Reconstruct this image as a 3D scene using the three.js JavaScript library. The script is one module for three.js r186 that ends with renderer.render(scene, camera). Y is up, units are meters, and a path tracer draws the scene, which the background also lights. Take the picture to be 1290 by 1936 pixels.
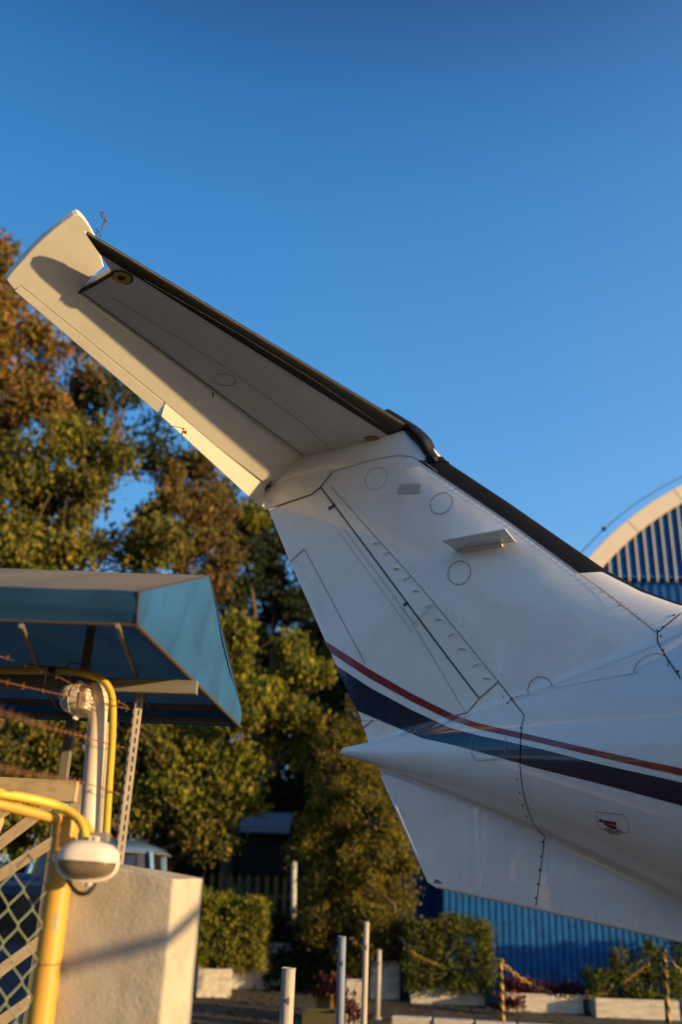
import * as THREE from 'three';
import { mergeGeometries, mergeVertices } from 'three/addons/utils/BufferGeometryUtils.js';
import { RoundedBoxGeometry } from 'three/addons/geometries/RoundedBoxGeometry.js';
import { ImprovedNoise } from 'three/addons/math/ImprovedNoise.js';

// ------------------------------------------------------------------ camera, sky, sun, exposure
const W = 1290, H = 1936, FPX = 1696, PITCH = 22.1, ROLL = 2.0, EYE = 1.6;
const rad = THREE.MathUtils.degToRad;
const V = (x, y, z) => new THREE.Vector3(x, y, z);
const scene = new THREE.Scene();
const fwd = V(0, Math.sin(rad(PITCH)), -Math.cos(rad(PITCH)));
const r0 = V(1, 0, 0), u0 = V(0, Math.cos(rad(PITCH)), Math.sin(rad(PITCH)));
const camR = r0.clone().multiplyScalar(Math.cos(rad(ROLL))).addScaledVector(u0, Math.sin(rad(ROLL)));
const camU = u0.clone().multiplyScalar(Math.cos(rad(ROLL))).addScaledVector(r0, -Math.sin(rad(ROLL)));
const camera = new THREE.PerspectiveCamera(2 * Math.atan(H / 2 / FPX) * 180 / Math.PI, W / H, 0.05, 900);
camera.position.set(0, EYE, 0);
camera.up.copy(camU); camera.lookAt(camera.position.clone().add(fwd));
camera.setFocalLength && (camera.filmGauge = 36);
camera.focus = 4.9; camera.userData.fStop = 1.0;

const SUN_AZ = 63.5, SUN_EL = 9.8;      // degrees to the right of straight behind the camera, degrees up
const sunDir = V(Math.sin(rad(SUN_AZ)) * Math.cos(rad(SUN_EL)), Math.sin(rad(SUN_EL)), Math.cos(rad(SUN_AZ)) * Math.cos(rad(SUN_EL)));
const sun = new THREE.DirectionalLight(new THREE.Color().setRGB(1, 0.68, 0.31), 5.0);
sun.target.position.set(0, 2, -8); sun.position.copy(sunDir).multiplyScalar(60).add(sun.target.position); scene.add(sun, sun.target);
sun.castShadow = true; sun.shadow.mapSize.set(4096, 4096); sun.shadow.radius = 1.8;
Object.assign(sun.shadow.camera, { left: -30, right: 30, top: 30, bottom: -30, near: 1, far: 150 });
{ // clear evening sky: blue away from the sun, warm towards it
  const w = 512, h = 256, data = new Float32Array(w * h * 4), d = V(0, 0, 0);
  const stops = [[-90, .10, .085, .07], [-2, .16, .14, .12], [0, .42, .50, .60], [6, .36, .56, .80], [14, .19, .44, .77], [21, .125, .385, .73], [28, .085, .318, .66], [40, .048, .235, .535], [46.5, .031, .172, .43], [52, .018, .102, .285], [70, .013, .072, .22], [90, .011, .062, .19]];
  for (let j = 0; j < h; j++) for (let i = 0; i < w; i++) {
    const el = ((j + .5) / h - .5) * Math.PI, az = ((i + .5) / w - .5) * 2 * Math.PI, e = el * 180 / Math.PI;
    d.set(Math.cos(el) * Math.cos(az), Math.sin(el), Math.cos(el) * Math.sin(az));
    let k = 0; while (k < stops.length - 2 && e > stops[k + 1][0]) k++;
    const t = THREE.MathUtils.clamp((e - stops[k][0]) / (stops[k + 1][0] - stops[k][0]), 0, 1), c = [1, 2, 3].map(q => (stops[k][q] * (1 - t) + stops[k + 1][q] * t) * (e > 0 ? [0, .84, .98, 1.05][q] : 1));
    const g = Math.acos(THREE.MathUtils.clamp(d.dot(sunDir), -1, 1)), glow = 1.6 * Math.exp(-g * 2.4) * Math.exp(-Math.max(0, e) / 28) * (e > -1 ? 1 : .1), pale = Math.pow(.5 * (1 + Math.cos(g)), 2), SK = 1 / 1.5;
    const o = (j * w + i) * 4;
    data[o] = SK * (c[0] * (1 + .9 * pale * pale) + 3.0 * glow); data[o + 1] = SK * (c[1] * (1 + .55 * pale * pale) + 1.9 * glow); data[o + 2] = SK * (c[2] * (1 + .25 * pale * pale) + .95 * glow); data[o + 3] = 1;
  }
  const t = new THREE.DataTexture(data, w, h, THREE.RGBAFormat, THREE.FloatType);
  t.mapping = THREE.EquirectangularReflectionMapping; t.magFilter = THREE.LinearFilter; t.minFilter = THREE.LinearFilter; t.needsUpdate = true;
  scene.background = t; scene.environment = t; scene.backgroundIntensity = 1; scene.environmentIntensity = 1;
}
const renderer = new THREE.WebGLRenderer({ antialias: true });
renderer.toneMapping = THREE.LinearToneMapping; renderer.toneMappingExposure = 1.5;
renderer.shadowMap.enabled = true;

// ------------------------------------------------------------------ helpers
let seed = 7; const rnd = () => { seed = (seed * 1664525 + 1013904223) >>> 0; return seed / 4294967296; };
const rr = (a, b) => a + (b - a) * rnd(), gauss = () => Math.sqrt(-2 * Math.log(rnd() + 1e-9)) * Math.cos(6.2832 * rnd());
const noise = new ImprovedNoise();
const eye = camera.position;
const dirPx = (px, py) => fwd.clone().multiplyScalar(FPX).addScaledVector(camR, px - W / 2).addScaledVector(camU, H / 2 - py);
const atZ = (px, py, z) => { const d = dirPx(px, py); return eye.clone().addScaledVector(d, -z / d.z); };           // the point of that sight line z metres in front
const atY = (px, py, y) => { const d = dirPx(px, py); return eye.clone().addScaledVector(d, (y - EYE) / d.y); };
const atPlane = (px, py, p, n) => { const d = dirPx(px, py); return eye.clone().addScaledVector(d, p.clone().sub(eye).dot(n) / d.dot(n)); };
const used = {};
const numbered = n => { const k = used[n] = (used[n] ?? -1) + 1; return k ? n + '_' + String(k).padStart(3, '0') : n; };
function tag(o, label, category, group) { o.userData.label = label; o.userData.category = category; if (group) o.userData.group = group; return o; }
function thing(name, label, category, pos = [0, 0, 0], turn = 0, group) {
  const o = new THREE.Group(); o.name = numbered(name); o.position.set(...pos); o.rotation.y = turn; scene.add(o); return tag(o, label, category, group);
}
function part(parent, name, geo, mat, label) {
  const m = new THREE.Mesh(Array.isArray(geo) ? merge(geo) : geo, mat); m.name = name; m.castShadow = m.receiveShadow = true; parent.add(m); if (label) m.userData.label = label; return m;
}
function struct(name, geo, mat) { const m = part(scene, numbered(name), geo, mat); m.userData.kind = 'structure'; return m; }
function solo(name, geo, mat, label, category, group) { const m = part(scene, numbered(name), geo, mat); return tag(m, label, category, group); }
function merge(list) {
  return mergeGeometries(list.map(g => { g = g.index ? g.toNonIndexed() : g; for (const k of Object.keys(g.attributes)) if (!['position', 'normal', 'uv'].includes(k)) g.deleteAttribute(k); if (!g.attributes.uv) g.setAttribute('uv', new THREE.BufferAttribute(new Float32Array(g.attributes.position.count * 2), 2)); return g; }));
}
const box = (w, h, d, x = 0, y = 0, z = 0, r = .006) => new RoundedBoxGeometry(w, h, d, 2, Math.min(r, w / 2.01, h / 2.01, d / 2.01)).translate(x, y, z);
function orient(g, a, b, side) { // a geometry along +y of unit length centred at 0 -> from a to b
  const d = b.clone().sub(a), L = d.length(); d.normalize();
  const q = new THREE.Quaternion().setFromUnitVectors(V(0, 1, 0), d);
  const m = new THREE.Matrix4().compose(a.clone().add(b).multiplyScalar(.5), q, V(1, 1, 1)); return g.applyMatrix4(m);
}
const rod = (a, b, r, n = 12, r2 = r) => orient(new THREE.CylinderGeometry(r2, r, a.distanceTo(b), n), a, b);
function bar(a, b, w, h, up = V(0, 1, 0)) { // rectangular tube from a to b
  const d = b.clone().sub(a), L = d.length(); d.normalize(); if (Math.abs(d.dot(up)) > .98) up = V(0, 0, 1); const s = d.clone().cross(up).normalize(), u = s.clone().cross(d);
  const g = box(w, h, L, 0, 0, 0, Math.min(w, h) * .12), m = new THREE.Matrix4().makeBasis(s, u, d.clone().negate()); m.setPosition(a.clone().add(b).multiplyScalar(.5)); return g.applyMatrix4(m);
}
const tube = (pts, r, seg = 40, n = 8, tension = .5) => new THREE.TubeGeometry(new THREE.CatmullRomCurve3(pts, false, 'catmullrom', tension), seg, r, n);
function grid(nu, nv, f) { // f(u, v) -> [x, y, z, u, v]
  const p = [], uv = [], ix = [];
  for (let j = 0; j <= nv; j++) for (let i = 0; i <= nu; i++) { const q = f(i / nu, j / nv); p.push(q[0], q[1], q[2]); uv.push(q[3] ?? i / nu, q[4] ?? j / nv); }
  for (let j = 0; j < nv; j++) for (let i = 0; i < nu; i++) { const a = j * (nu + 1) + i, b = a + 1, c = a + nu + 1, d = c + 1; ix.push(a, b, d, a, d, c); }
  const g = new THREE.BufferGeometry(); g.setAttribute('position', new THREE.Float32BufferAttribute(p, 3)); g.setAttribute('uv', new THREE.Float32BufferAttribute(uv, 2)); g.setIndex(ix); g.computeVertexNormals(); return g;
}
function hull(pts, faces, r) { // flat-faced solid from corner points
  const p = [], uv = []; for (const f of faces) for (let k = 1; k < f.length - 1; k++) for (const q of [f[0], f[k], f[k + 1]]) { p.push(pts[q].x, pts[q].y, pts[q].z); uv.push(pts[q].x + pts[q].z, pts[q].y); }
  const g = new THREE.BufferGeometry(); g.setAttribute('position', new THREE.Float32BufferAttribute(p, 3)); g.setAttribute('uv', new THREE.Float32BufferAttribute(uv, 2)); g.computeVertexNormals(); return g;
}
// ------------------------------------------------------------------ materials
function tex(n, f, srgb = true, rep) { // f(u, v) -> [r, g, b] 0..1, tiling is f's business
  const d = new Uint8Array(n * n * 4);
  for (let j = 0; j < n; j++) for (let i = 0; i < n; i++) { const c = f(i / n, j / n), o = (j * n + i) * 4; for (let k = 0; k < 3; k++) d[o + k] = Math.max(0, Math.min(255, 255 * (c[k] ?? c[0]))); d[o + 3] = 255; }
  const t = new THREE.DataTexture(d, n, n); t.wrapS = t.wrapT = THREE.RepeatWrapping; t.magFilter = THREE.LinearFilter; t.minFilter = THREE.LinearMipmapLinearFilter; t.generateMipmaps = true; if (srgb) t.colorSpace = THREE.SRGBColorSpace; t.needsUpdate = true; if (rep) t.repeat.set(...rep); return t;
}
const tn = (u, v, f, s = 0) => { // tiling noise -1..1
  const a = (x, y) => noise.noise(x * f + s, y * f + s * 1.7, s); const m = (p, q, t) => p + (q - p) * t;
  return m(m(a(u, v), a(u - 1, v), u), m(a(u, v - 1), a(u - 1, v - 1), u), v);
};
const fbm = (u, v, f, s = 0, o = 4) => { let r = 0, a = 1; for (let k = 0; k < o; k++) { r += a * tn(u, v, f, s + k * 3.1); f *= 2; a *= .5; } return r; };
const C = (r, g, b) => new THREE.Color().setRGB(r, g, b);
const std = (c, rough = .6, extra = {}) => new THREE.MeshStandardMaterial({ color: C(...c), roughness: rough, ...extra });
const dirt = (lo, f, s) => tex(512, (u, v) => { const n = fbm(u, v, f, s), m = fbm(u, v, f * 5, s + 9, 3); const k = 1 - lo * Math.max(0, n * .7 + m * .5 + .15); return [k, k * .99, k * .965]; });
const paintMap = dirt(.05, 9, 2), streakMap = tex(512, (u, v) => { const n = fbm(u, v * .2, 12, 5), k = 1 - .22 * Math.max(0, n + .1); return [k, k * .97, k * .92]; });
const wavy = tex(256, (u, v) => [.5 + .4 * fbm(u, v, 5, 21, 2)], false, [1.2, 1.2]);
const M = {
  white: new THREE.MeshPhysicalMaterial({ color: C(.79, .80, .82), roughness: .38, clearcoat: .9, clearcoatRoughness: .05, map: paintMap, bumpMap: wavy, bumpScale: .006 }),
  elev: new THREE.MeshPhysicalMaterial({ color: C(.76, .74, .68), roughness: .5, clearcoat: .15, clearcoatRoughness: .3, map: paintMap }),
  under: std([.74, .72, .69], .5, { map: paintMap }),
  navy: new THREE.MeshPhysicalMaterial({ color: C(.006, .010, .035), roughness: .2, clearcoat: 1, clearcoatRoughness: .03 }),
  red: new THREE.MeshPhysicalMaterial({ color: C(.23, .005, .009), roughness: .3, clearcoat: .9, clearcoatRoughness: .06 }),
  stripeWhite: new THREE.MeshPhysicalMaterial({ color: C(.72, .72, .72), roughness: .3, clearcoat: .6, clearcoatRoughness: .1 }),
  boot: new THREE.MeshPhysicalMaterial({ color: C(.011, .010, .0095), roughness: .5, specularIntensity: .55, map: streakMap, bumpMap: streakMap, bumpScale: .003 }),
  seam: std([.035, .03, .028], .9), seamPale: std([.30, .29, .28], .8), seamMid: std([.12, .115, .11], .8), screw: std([.10, .095, .09], .5, { metalness: .4 }),
  blueMark: std([.01, .02, .16], .5), tape: std([.42, .41, .39], .7), yellowMark: std([.55, .33, .02], .5), blackMark: std([.01, .01, .01], .5),
  metal: std([.42, .42, .41], .45, { metalness: .6, map: streakMap }),
};
// ------------------------------------------------------------------ ground
const asphalt = tex(1024, (u, v) => { const n = fbm(u, v, 8, 1, 5), g = fbm(u, v, 120, 4, 2), p = fbm(u, v, 3, 8, 3); const k = .255 + .05 * n + .07 * g + .03 * p; return [k * 1.04, k, k * .95]; }, true, [1 / 3, 1 / 3]);
const asphaltBump = tex(512, (u, v) => [.5 + .3 * fbm(u, v, 60, 3, 3)], false, [1, 1]);
{
  const g = grid(2, 2, (u, v) => [(u - .5) * 700, 0, (v - .5) * 700, (u - .5) * 700, (v - .5) * 700]); g.index.array.reverse(); g.computeVertexNormals();
  struct('ground', g, new THREE.MeshStandardMaterial({ color: C(.9, .86, .8), map: asphalt, bumpMap: asphaltBump, bumpScale: .012, roughness: .92 }));
}

// ------------------------------------------------------------------ the aircraft tail
const HEAD = 28, hr = rad(HEAD);
const AH = V(Math.cos(hr), 0, Math.sin(hr)), AS = V(-Math.sin(hr), 0, Math.cos(hr));
const A0 = eye.clone().addScaledVector(dirPx(720, 1150).normalize(), 6.0); A0.y = 0;
const jet = thing('jet_aircraft', 'white business jet tail with swept fin, T-tail and red and navy cheat line', 'aircraft', A0.toArray(), -hr);
const toL = p => { const d = p.clone().sub(A0); return V(d.dot(AH), d.y, d.dot(AS)); };
const L0 = (px, py, z = 0) => toL(atPlane(px, py, A0.clone().addScaledVector(AS, z), AS));
const poly = (pts, key, val) => { // piecewise linear function through local points
  const q = pts.map(p => [p[key], p[val]]).sort((a, b) => a[0] - b[0]);
  return t => { let k = 0; while (k < q.length - 2 && t > q[k + 1][0]) k++; const f = (t - q[k][0]) / (q[k + 1][0] - q[k][0] || 1e-9); return q[k][1] + (q[k + 1][1] - q[k][1]) * f; };
};
const lePts = [[740, 742], [786, 808], [842, 872], [960, 950], [1152, 1083], [1225, 1120], [1290, 1143], [1420, 1178]].map(p => L0(...p));
const tePts = [[503, 955], [511, 970], [549, 1063], [580, 1131], [616, 1213], [637, 1259], [677, 1344], [691, 1376]].map(p => L0(...p));
const xLE = poly(lePts, 'y', 'x'), xTEr = poly(tePts, 'y', 'x');
const tip = L0(650, 1421), end = L0(1290, 1452);
const slope = (end.y - tip.y) / (end.x - tip.x);
const fus = x => { const s = Math.max(0, x - tip.x), r = s < 2.2 ? .026 + .215 * s + .048 * s * s : .731 + (.426) * (s - 2.2) - .05 * (s - 2.2) ** 2; return { yc: tip.y + slope * Math.min(s, 2.1), r: Math.min(r, .80) }; };
const YS = L0(772, 812).y;                                    // the tailplane's level
const smax = (a, b, k) => { const h = Math.max(k - Math.abs(a - b), 0) / k; return Math.max(a, b) + h * h * k * .25; };
const naca = (q, t) => 5 * t * (.2969 * Math.sqrt(Math.max(q, 0)) - .126 * q - .3516 * q * q + .2843 * q ** 3 - .1036 * q ** 4);
function F(x, y) {                                            // half width of the tail at a point of its side view
  const f = fus(x), le = xLE(y), te = xTEr(y);
  let c = Math.max(.3, le - te), q = THREE.MathUtils.clamp((le - x) / c, 0, 1);
  let th = y > f.yc ? Math.max(.003, naca(q, .085) * Math.min(c, 1.9)) : .017;
  const d = (y - f.yc) / f.r, g = 1 - d * d, fz = f.r * (Math.sqrt(.5 * (g + Math.sqrt(g * g + .0003))) - .6 * Math.max(0, Math.abs(d) - .985) ** 1.5 - .55 * Math.max(0, Math.abs(d) - 1.03));
  let z = smax(th, fz, y > f.yc ? .13 * Math.min(1, f.r * 2) : .05 * Math.min(1, f.r * 3));
  const b = (YS - y) / .24;                                   // fairing under the tailplane
  if (b < 1) { const qq = THREE.MathUtils.clamp((xLE(YS) - .02 - x) / 1.62, 0, 1), prof = Math.pow(Math.sin(Math.PI * Math.pow(qq, .6)), .7); const bz = .10 * prof * Math.sqrt(Math.max(0, 1 - b * b)) - .012; z = smax(z, bz, .06); }
  return z;
}
function onF(px, py, lift = 0) { let z = 0, p; for (let k = 0; k < 9; k++) { p = L0(px, py, z); z = .4 * z + .6 * (F(p.x, p.y)); } p.z = F(p.x, p.y) + lift; return p; }
const nF = (x, y) => { const e = .004; return V(-(F(x + e, y) - F(x - e, y)) / (2 * e), -(F(x, y + e) - F(x, y - e)) / (2 * e), 1).normalize(); };
function faceOut(p, n, ix) { // wind every triangle towards its normals
  for (let k = 0; k < ix.length; k += 3) { const [a, b, c] = [ix[k] * 3, ix[k + 1] * 3, ix[k + 2] * 3], ux = p[b] - p[a], uy = p[b + 1] - p[a + 1], uz = p[b + 2] - p[a + 2], vx = p[c] - p[a], vy = p[c + 1] - p[a + 1], vz = p[c + 2] - p[a + 2];
    if ((uy * vz - uz * vy) * n[a] + (uz * vx - ux * vz) * n[a + 1] + (ux * vy - uy * vx) * n[a + 2] < 0) [ix[k + 1], ix[k + 2]] = [ix[k + 2], ix[k + 1]]; }
}
function skin(f, nu, nv, lift = 0, both = true) { // f(u, v) -> [x, y]
  const out = [];
  for (const s of both ? [1, -1] : [1]) {
    const p = [], n = [], uv = [], ix = [];
    for (let j = 0; j <= nv; j++) for (let i = 0; i <= nu; i++) { const [x, y] = f(i / nu, j / nv), m = nF(x, y), z = F(x, y); p.push(x + m.x * lift, y + m.y * lift, s * (z + m.z * lift)); n.push(m.x, m.y, s * m.z); uv.push(x * .5, y * .5); }
    for (let j = 0; j < nv; j++) for (let i = 0; i < nu; i++) { const a = j * (nu + 1) + i, b = a + 1, c = a + nu + 1, d = c + 1; ix.push(a, b, d, a, d, c); }
    faceOut(p, n, ix);
    const g = new THREE.BufferGeometry(); g.setAttribute('position', new THREE.Float32BufferAttribute(p, 3)); g.setAttribute('normal', new THREE.Float32BufferAttribute(n, 3)); g.setAttribute('uv', new THREE.Float32BufferAttribute(uv, 2)); g.setIndex(ix);
    out.push(g);
  }
  return out.length > 1 ? merge(out) : out[0];
}
const pl = a => a.map(p => onF(...p));
const hingePts = pl([[607, 921], [700, 1045], [830, 1220], [906, 1321], [884, 1348], [862, 1355]]);
const bootEdge = pl([[822, 893], [960, 986], [1132, 1111]]);
const yTop = YS - .035;
const lerp = (a, b, t) => a + (b - a) * t;
// rows between two outlines
const rows = (yA, yB, left, right, ease = t => t) => (u, v) => { const y = lerp(yA, yB, ease(v)); return [lerp(left(y), right(y), u), y]; };
const seg = (a, b) => poly([a, b], 'y', 'x');
const hA = hingePts[0], hB = hingePts[3], yR = L0(706, 1361).y, xR = L0(706, 1361).x;
const hingeX = y => y > hB.y ? poly(hingePts.slice(0, 4), 'y', 'x')(y) : hB.x - .0 + (hB.y - y) * -.5;
const gapUp = pl([[510, 962], [590, 935], [607, 921]]);
const finLeft = y => y > hA.y ? hA.x : hingeX(y);
const XEND = end.x + 1.7;
const ySplit = hB.y - .02;
const mapFin = M.white;
// fixed fin, from the hinge line to the leading edge
part(jet, 'fin', skin(rows(yTop, ySplit - .004, y => finLeft(Math.max(y, ySplit)) + .006, y => Math.min(xLE(y) - .0005, XEND), t => t), 150, 190, .0006), M.white);
// fairing behind the hinge line, above the rudder
{
  const top = yTop, lowL = gapUp[0], lowM = gapUp[1];
  const low = x => x < lowM.x ? poly(gapUp.slice(0, 2), 'x', 'y')(x) : poly(gapUp.slice(1), 'x', 'y')(x);
  part(jet, 'tail_fairing', skin((u, v) => { const x = lerp(lowL.x - .05, hA.x + .006, u); return [x, lerp(low(x) + .004, top, v)]; }, 50, 24), M.white);
  part(jet, 'rudder', skin((u, v) => { // below the fairing gap
    const y0 = Math.min(lowL.y, hA.y), x0 = xTEr(lowL.y), t = v;
    const yl = lerp(lowL.y - .005, yR, t), yr = lerp(hA.y - .005, yR - .0, t);
    const xl = xTEr(yl), xr = (yr > ySplit ? poly(hingePts.slice(0, 4), 'y', 'x')(yr) : lerp(hB.x, xR + .02, (ySplit - yr) / (ySplit - yR))) - .004;
    let y = lerp(yl, yr, u), x = lerp(xl, xr, u); const yy = low(x) - .005; if (t < .02 && x > lowL.x && x < hA.x) y = Math.min(y, yy);
    return [x, y];
  }, 60, 120), M.white);
}
// fuselage: under the fin and rudder
const botL = L0(722, 1462), fusLeft = poly([L0(688, 1376), L0(697, 1400), botL], 'y', 'x');
{
  const ytopF = x => x > hB.x ? ySplit + .001 : lerp(yR, ySplit, THREE.MathUtils.clamp((x - xR - .02) / (hB.x - xR - .02), 0, 1));
  part(jet, 'fuselage', skin((u, v) => {
    const f0 = fusLeft(yR), x = lerp(0, 1, u), xx = lerp(botL.x, XEND, Math.pow(x, 1.3)), f = fus(xx);
    const yt = ytopF(xx), yb = f.yc - f.r - .03;
    const a = v * Math.PI; return [xx, lerp((yt + yb) / 2, yt, Math.cos(a))];
  }, 190, 150), M.white);
  // the pointed end of the tail cone
  const g = grid(32, 40, (u, v) => { const x = lerp(tip.x - .012, tip.x + .75, v * v), f = fus(x), a = u * Math.PI * 2, r = (f.r - .002) * (v < .12 ? Math.sqrt(v / .12) : 1); return [x, f.yc + Math.cos(a) * r, Math.sin(a) * r]; });
  part(jet, 'tail_cone', g, M.white);
  // stub under the rudder
  part(jet, 'rudder_post', skin((u, v) => { const y = lerp(yR - .004, fus(L0(697, 1400).x).yc, v); return [lerp(fusLeft(y), botL.x + .03, u), y]; }, 12, 12), M.white);
}
// ventral fin
{
  const a = botL, b = L0(813, 1666), b2 = L0(822, 1672), c = L0(1290, 1776), bottom = poly([b2, c], 'x', 'y');
  const f = (u, v) => { const fx = lerp(a.x, XEND, Math.pow(u, 1.2)), fy = fus(fx).yc - fus(fx).r * .6, bx = lerp(b.x, XEND, Math.pow(u, 1.2)), by = u < .006 ? b.y : bottom(bx); const dx = (b.x - a.x) / (b.y - a.y); return [lerp(fx + dx * (fy - fus(fx).yc + fus(fx).r) * (1 - u), bx, v), lerp(fy, by, v)]; };
  part(jet, 'ventral_fin', skin(f, 120, 40), M.white);
  const e = []; for (let k = 0; k <= 24; k++) { const q = f(k / 24, 1); e.push(V(q[0], q[1], 0)); } e.unshift(...[1.03, .75, .5, .25].map(t => V(lerp(b.x, a.x, t - .03), lerp(b.y, a.y, t - .03), 0)).reverse());
  part(jet, 'ventral_edge', tube(e, .0172, 80, 8, .1), M.white);
}
// leading edge boots
function leBoot(name, y0, y1, w, mat, n = 60, lift = .003) {
  const g = grid(16, n, (u, v) => { const t = u * 2 - 1, y = lerp(y0, y1, v), c = w(v) * t * t, x = xLE(y) - c, m = nF(x, y), z = F(x, y); const k = Math.sign(t); return [x + lift * .8, y + lift * .5, k * (Math.abs(t) < .02 ? 0 : z + lift), u * .3, v * 2]; });
  return part(jet, name, g, mat);
}
const ys0 = lePts[2].y, ys1 = lePts[4].y;
const bootX = poly(bootEdge, 'y', 'x'), bootW = v => { const y = lerp(ys0 + .01, ys1, v); return THREE.MathUtils.clamp(xLE(y) - bootX(y), .08, .3); };
leBoot('fin_boot', ys0 + .01, ys1, bootW, M.boot);
leBoot('dorsal_edge', ys1, lePts[7].y, v => .028, M.boot, 40, .004);
leBoot('boot_joint', ys0 + .025, ys0 - .02, v => .12, M.boot, 6, .009);
// bulged boot where tailplane and fin meet
{
  const p = [[742, 778], [770, 795], [795, 815], [812, 832], [822, 852], [838, 872]].map(q => L0(...q)).map(p => V(p.x - .03, p.y - .025, 0)), rr_ = [.05, .05, .066, .064, .05, .042], c = new THREE.CatmullRomCurve3(p);
  const g = grid(20, 40, (u, v) => { const q = c.getPoint(v), t = c.getTangent(v), k = v * 5, i = Math.min(4, Math.floor(k)), r = lerp(rr_[i], rr_[i + 1], k - i) * (v > .97 ? .8 : 1), n = V(-t.y, t.x, 0), a = u * 6.2832; return [q.x + n.x * Math.cos(a) * r * .8, q.y + n.y * Math.cos(a) * r * .8, Math.sin(a) * r * 1.5]; });
  part(jet, 'nose_boot', g, M.boot);
}
// ------ painted cheat lines
const band = (name, top, bot, mat, lift) => { const a = poly(pl(top), 'x', 'y'), b = poly(pl(bot), 'x', 'y'), x0 = Math.max(pl([top[0]])[0].x, pl([bot[0]])[0].x), T = pl(top), B = pl(bot); return part(jet, name, skin((u, v) => { const xl = lerp(T[0].x, B[0].x, v), x = lerp(xl, XEND - .02, Math.pow(u, 1.15)); return [x, lerp(a(x), b(x), v)]; }, 150, 10, lift, false), mat); };
const rT = [[617, 1213], [700, 1266], [780, 1312], [862, 1353], [905, 1368], [1010, 1391], [1140, 1421], [1290, 1453]];
const rB = [[625, 1234], [700, 1283], [780, 1327], [850, 1361], [905, 1379], [1010, 1402], [1140, 1433], [1290, 1467]];
const nT = [[636, 1258], [700, 1300], [780, 1343], [850, 1376], [905, 1391], [1010, 1413], [1140, 1446], [1290, 1479]];
const nB = [[676, 1344], [740, 1371], [800, 1396], [860, 1409], [930, 1428], [1010, 1451], [1140, 1483], [1290, 1523]];
band('navy_stripe', nT, nB, M.navy, .0022); band('red_stripe', rT, rB, M.red, .0022);
// ------ seams, panels, screws laid on the skin
function ribbon(pts, w, lift, closed) { // flat strip along local points of the skin
  const p = [], n = [], ix = []; const L = [];
  for (let k = 0; k < pts.length - (closed ? 0 : 1); k++) { const a = pts[k], b = pts[(k + 1) % pts.length], m = Math.max(1, Math.ceil(a.distanceTo(b) / .03)); for (let i = 0; i < m; i++) L.push(a.clone().lerp(b, i / m)); }
  L.push(closed ? L[0].clone() : pts[pts.length - 1].clone());
  L.forEach((q, i) => { const t = (L[i + 1] ?? q).clone().sub(L[i - 1] ?? q); if (closed && (i === 0 || i === L.length - 1)) t.copy(L[1]).sub(L[L.length - 2]); t.z = 0; t.normalize();
    for (const s of [-1, 1]) { const x = q.x - t.y * w / 2 * s, y = q.y + t.x * w / 2 * s, m = nF(x, y); p.push(x + m.x * lift, y + m.y * lift, F(x, y) + m.z * lift); n.push(m.x, m.y, m.z); } });
  for (let i = 0; i < L.length - 1; i++) ix.push(i * 2, i * 2 + 2, i * 2 + 1, i * 2 + 1, i * 2 + 2, i * 2 + 3);
  faceOut(p, n, ix);
  const g = new THREE.BufferGeometry(); g.setAttribute('position', new THREE.Float32BufferAttribute(p, 3)); g.setAttribute('normal', new THREE.Float32BufferAttribute(n, 3)); g.setIndex(ix); return g;
}
const seam = (pts, w, mat = M.seam, lift = .0055) => part(jet, 'panel_seam', ribbon(pl(pts), w, lift), mat);
seam([[607, 921], [700, 1045], [830, 1220], [907, 1321]], .0085); seam([[943, 1289], [907, 1321], [884, 1348], [862, 1353]], .006);
seam([[625, 918], [700, 1003], [765, 1075], [820, 1138], [943, 1289]], .0035);
seam([[943, 1289], [966, 1318], [993, 1353], [988, 1372], [985, 1410], [984, 1440], [990, 1495], [1005, 1545], [1018, 1568], [1030, 1581]], .0048, M.seam, .0055);
seam([[1030, 1581], [1026, 1620], [1014, 1714]], .004);
seam([[576, 1038], [549, 1063]], .006); seam([[576, 1038], [608, 1097], [645, 1168], [692, 1255]], .004, M.seamMid);
seam([[652, 1000], [770, 1160], [880, 1346]], .0035, M.seamPale); seam([[640, 1003], [755, 1160], [780, 1195]], .003, M.seamPale);
seam([[757, 1148], [792, 1185]], .003, M.seamPale); seam([[778, 1184], [822, 1144]], .003, M.seamPale);
seam([[1132, 1111], [1190, 1155], [1243, 1197]], .006, M.seamPale); seam([[1288, 1160], [1243, 1197], [1244, 1215], [1262, 1245], [1288, 1284]], .006);
seam([[968, 1320], [1003, 1311], [1004, 1309]], .003, M.seamPale); seam([[1045, 1304], [1130, 1287], [1208, 1273]], .003, M.seamPale);
seam([[510, 962], [590, 935], [607, 921], [628, 895]], .0085); seam([[622, 894], [700, 871], [752, 861], [780, 864], [806, 876], [828, 893]], .0045, M.seamPale);
seam([[688, 1376], [706, 1361]], .006); seam([[822, 893], [960, 986], [1132, 1111]], .004, M.seamPale);
const circ = (px, py, r, a0 = 0, a1 = 360) => { const c = onF(px, py), o = []; for (let a = a0; a < a1 + .1; a += 15) o.push(V(c.x + Math.cos(rad(a)) * r, c.y + Math.sin(rad(a)) * r, 0)); return o; };
const ring = (px, py, r, w = .0036) => part(jet, 'access_panel', ribbon(circ(px, py, r, 0, 345), w, .0055, true), M.seamMid);
ring(835, 952, .078); ring(869, 1083, .078); part(jet, 'access_panel', ribbon(circ(1022, 1304, .075, -5, 190), .0035, .006), M.seam); part(jet, 'access_panel', ribbon(circ(1232, 1263, .092, -10, 185), .0035, .006), M.seam);
part(jet, 'access_panel', ribbon(circ(712, 905, .085, 0, 345), .003, .0055, true), M.seamPale);
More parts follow.
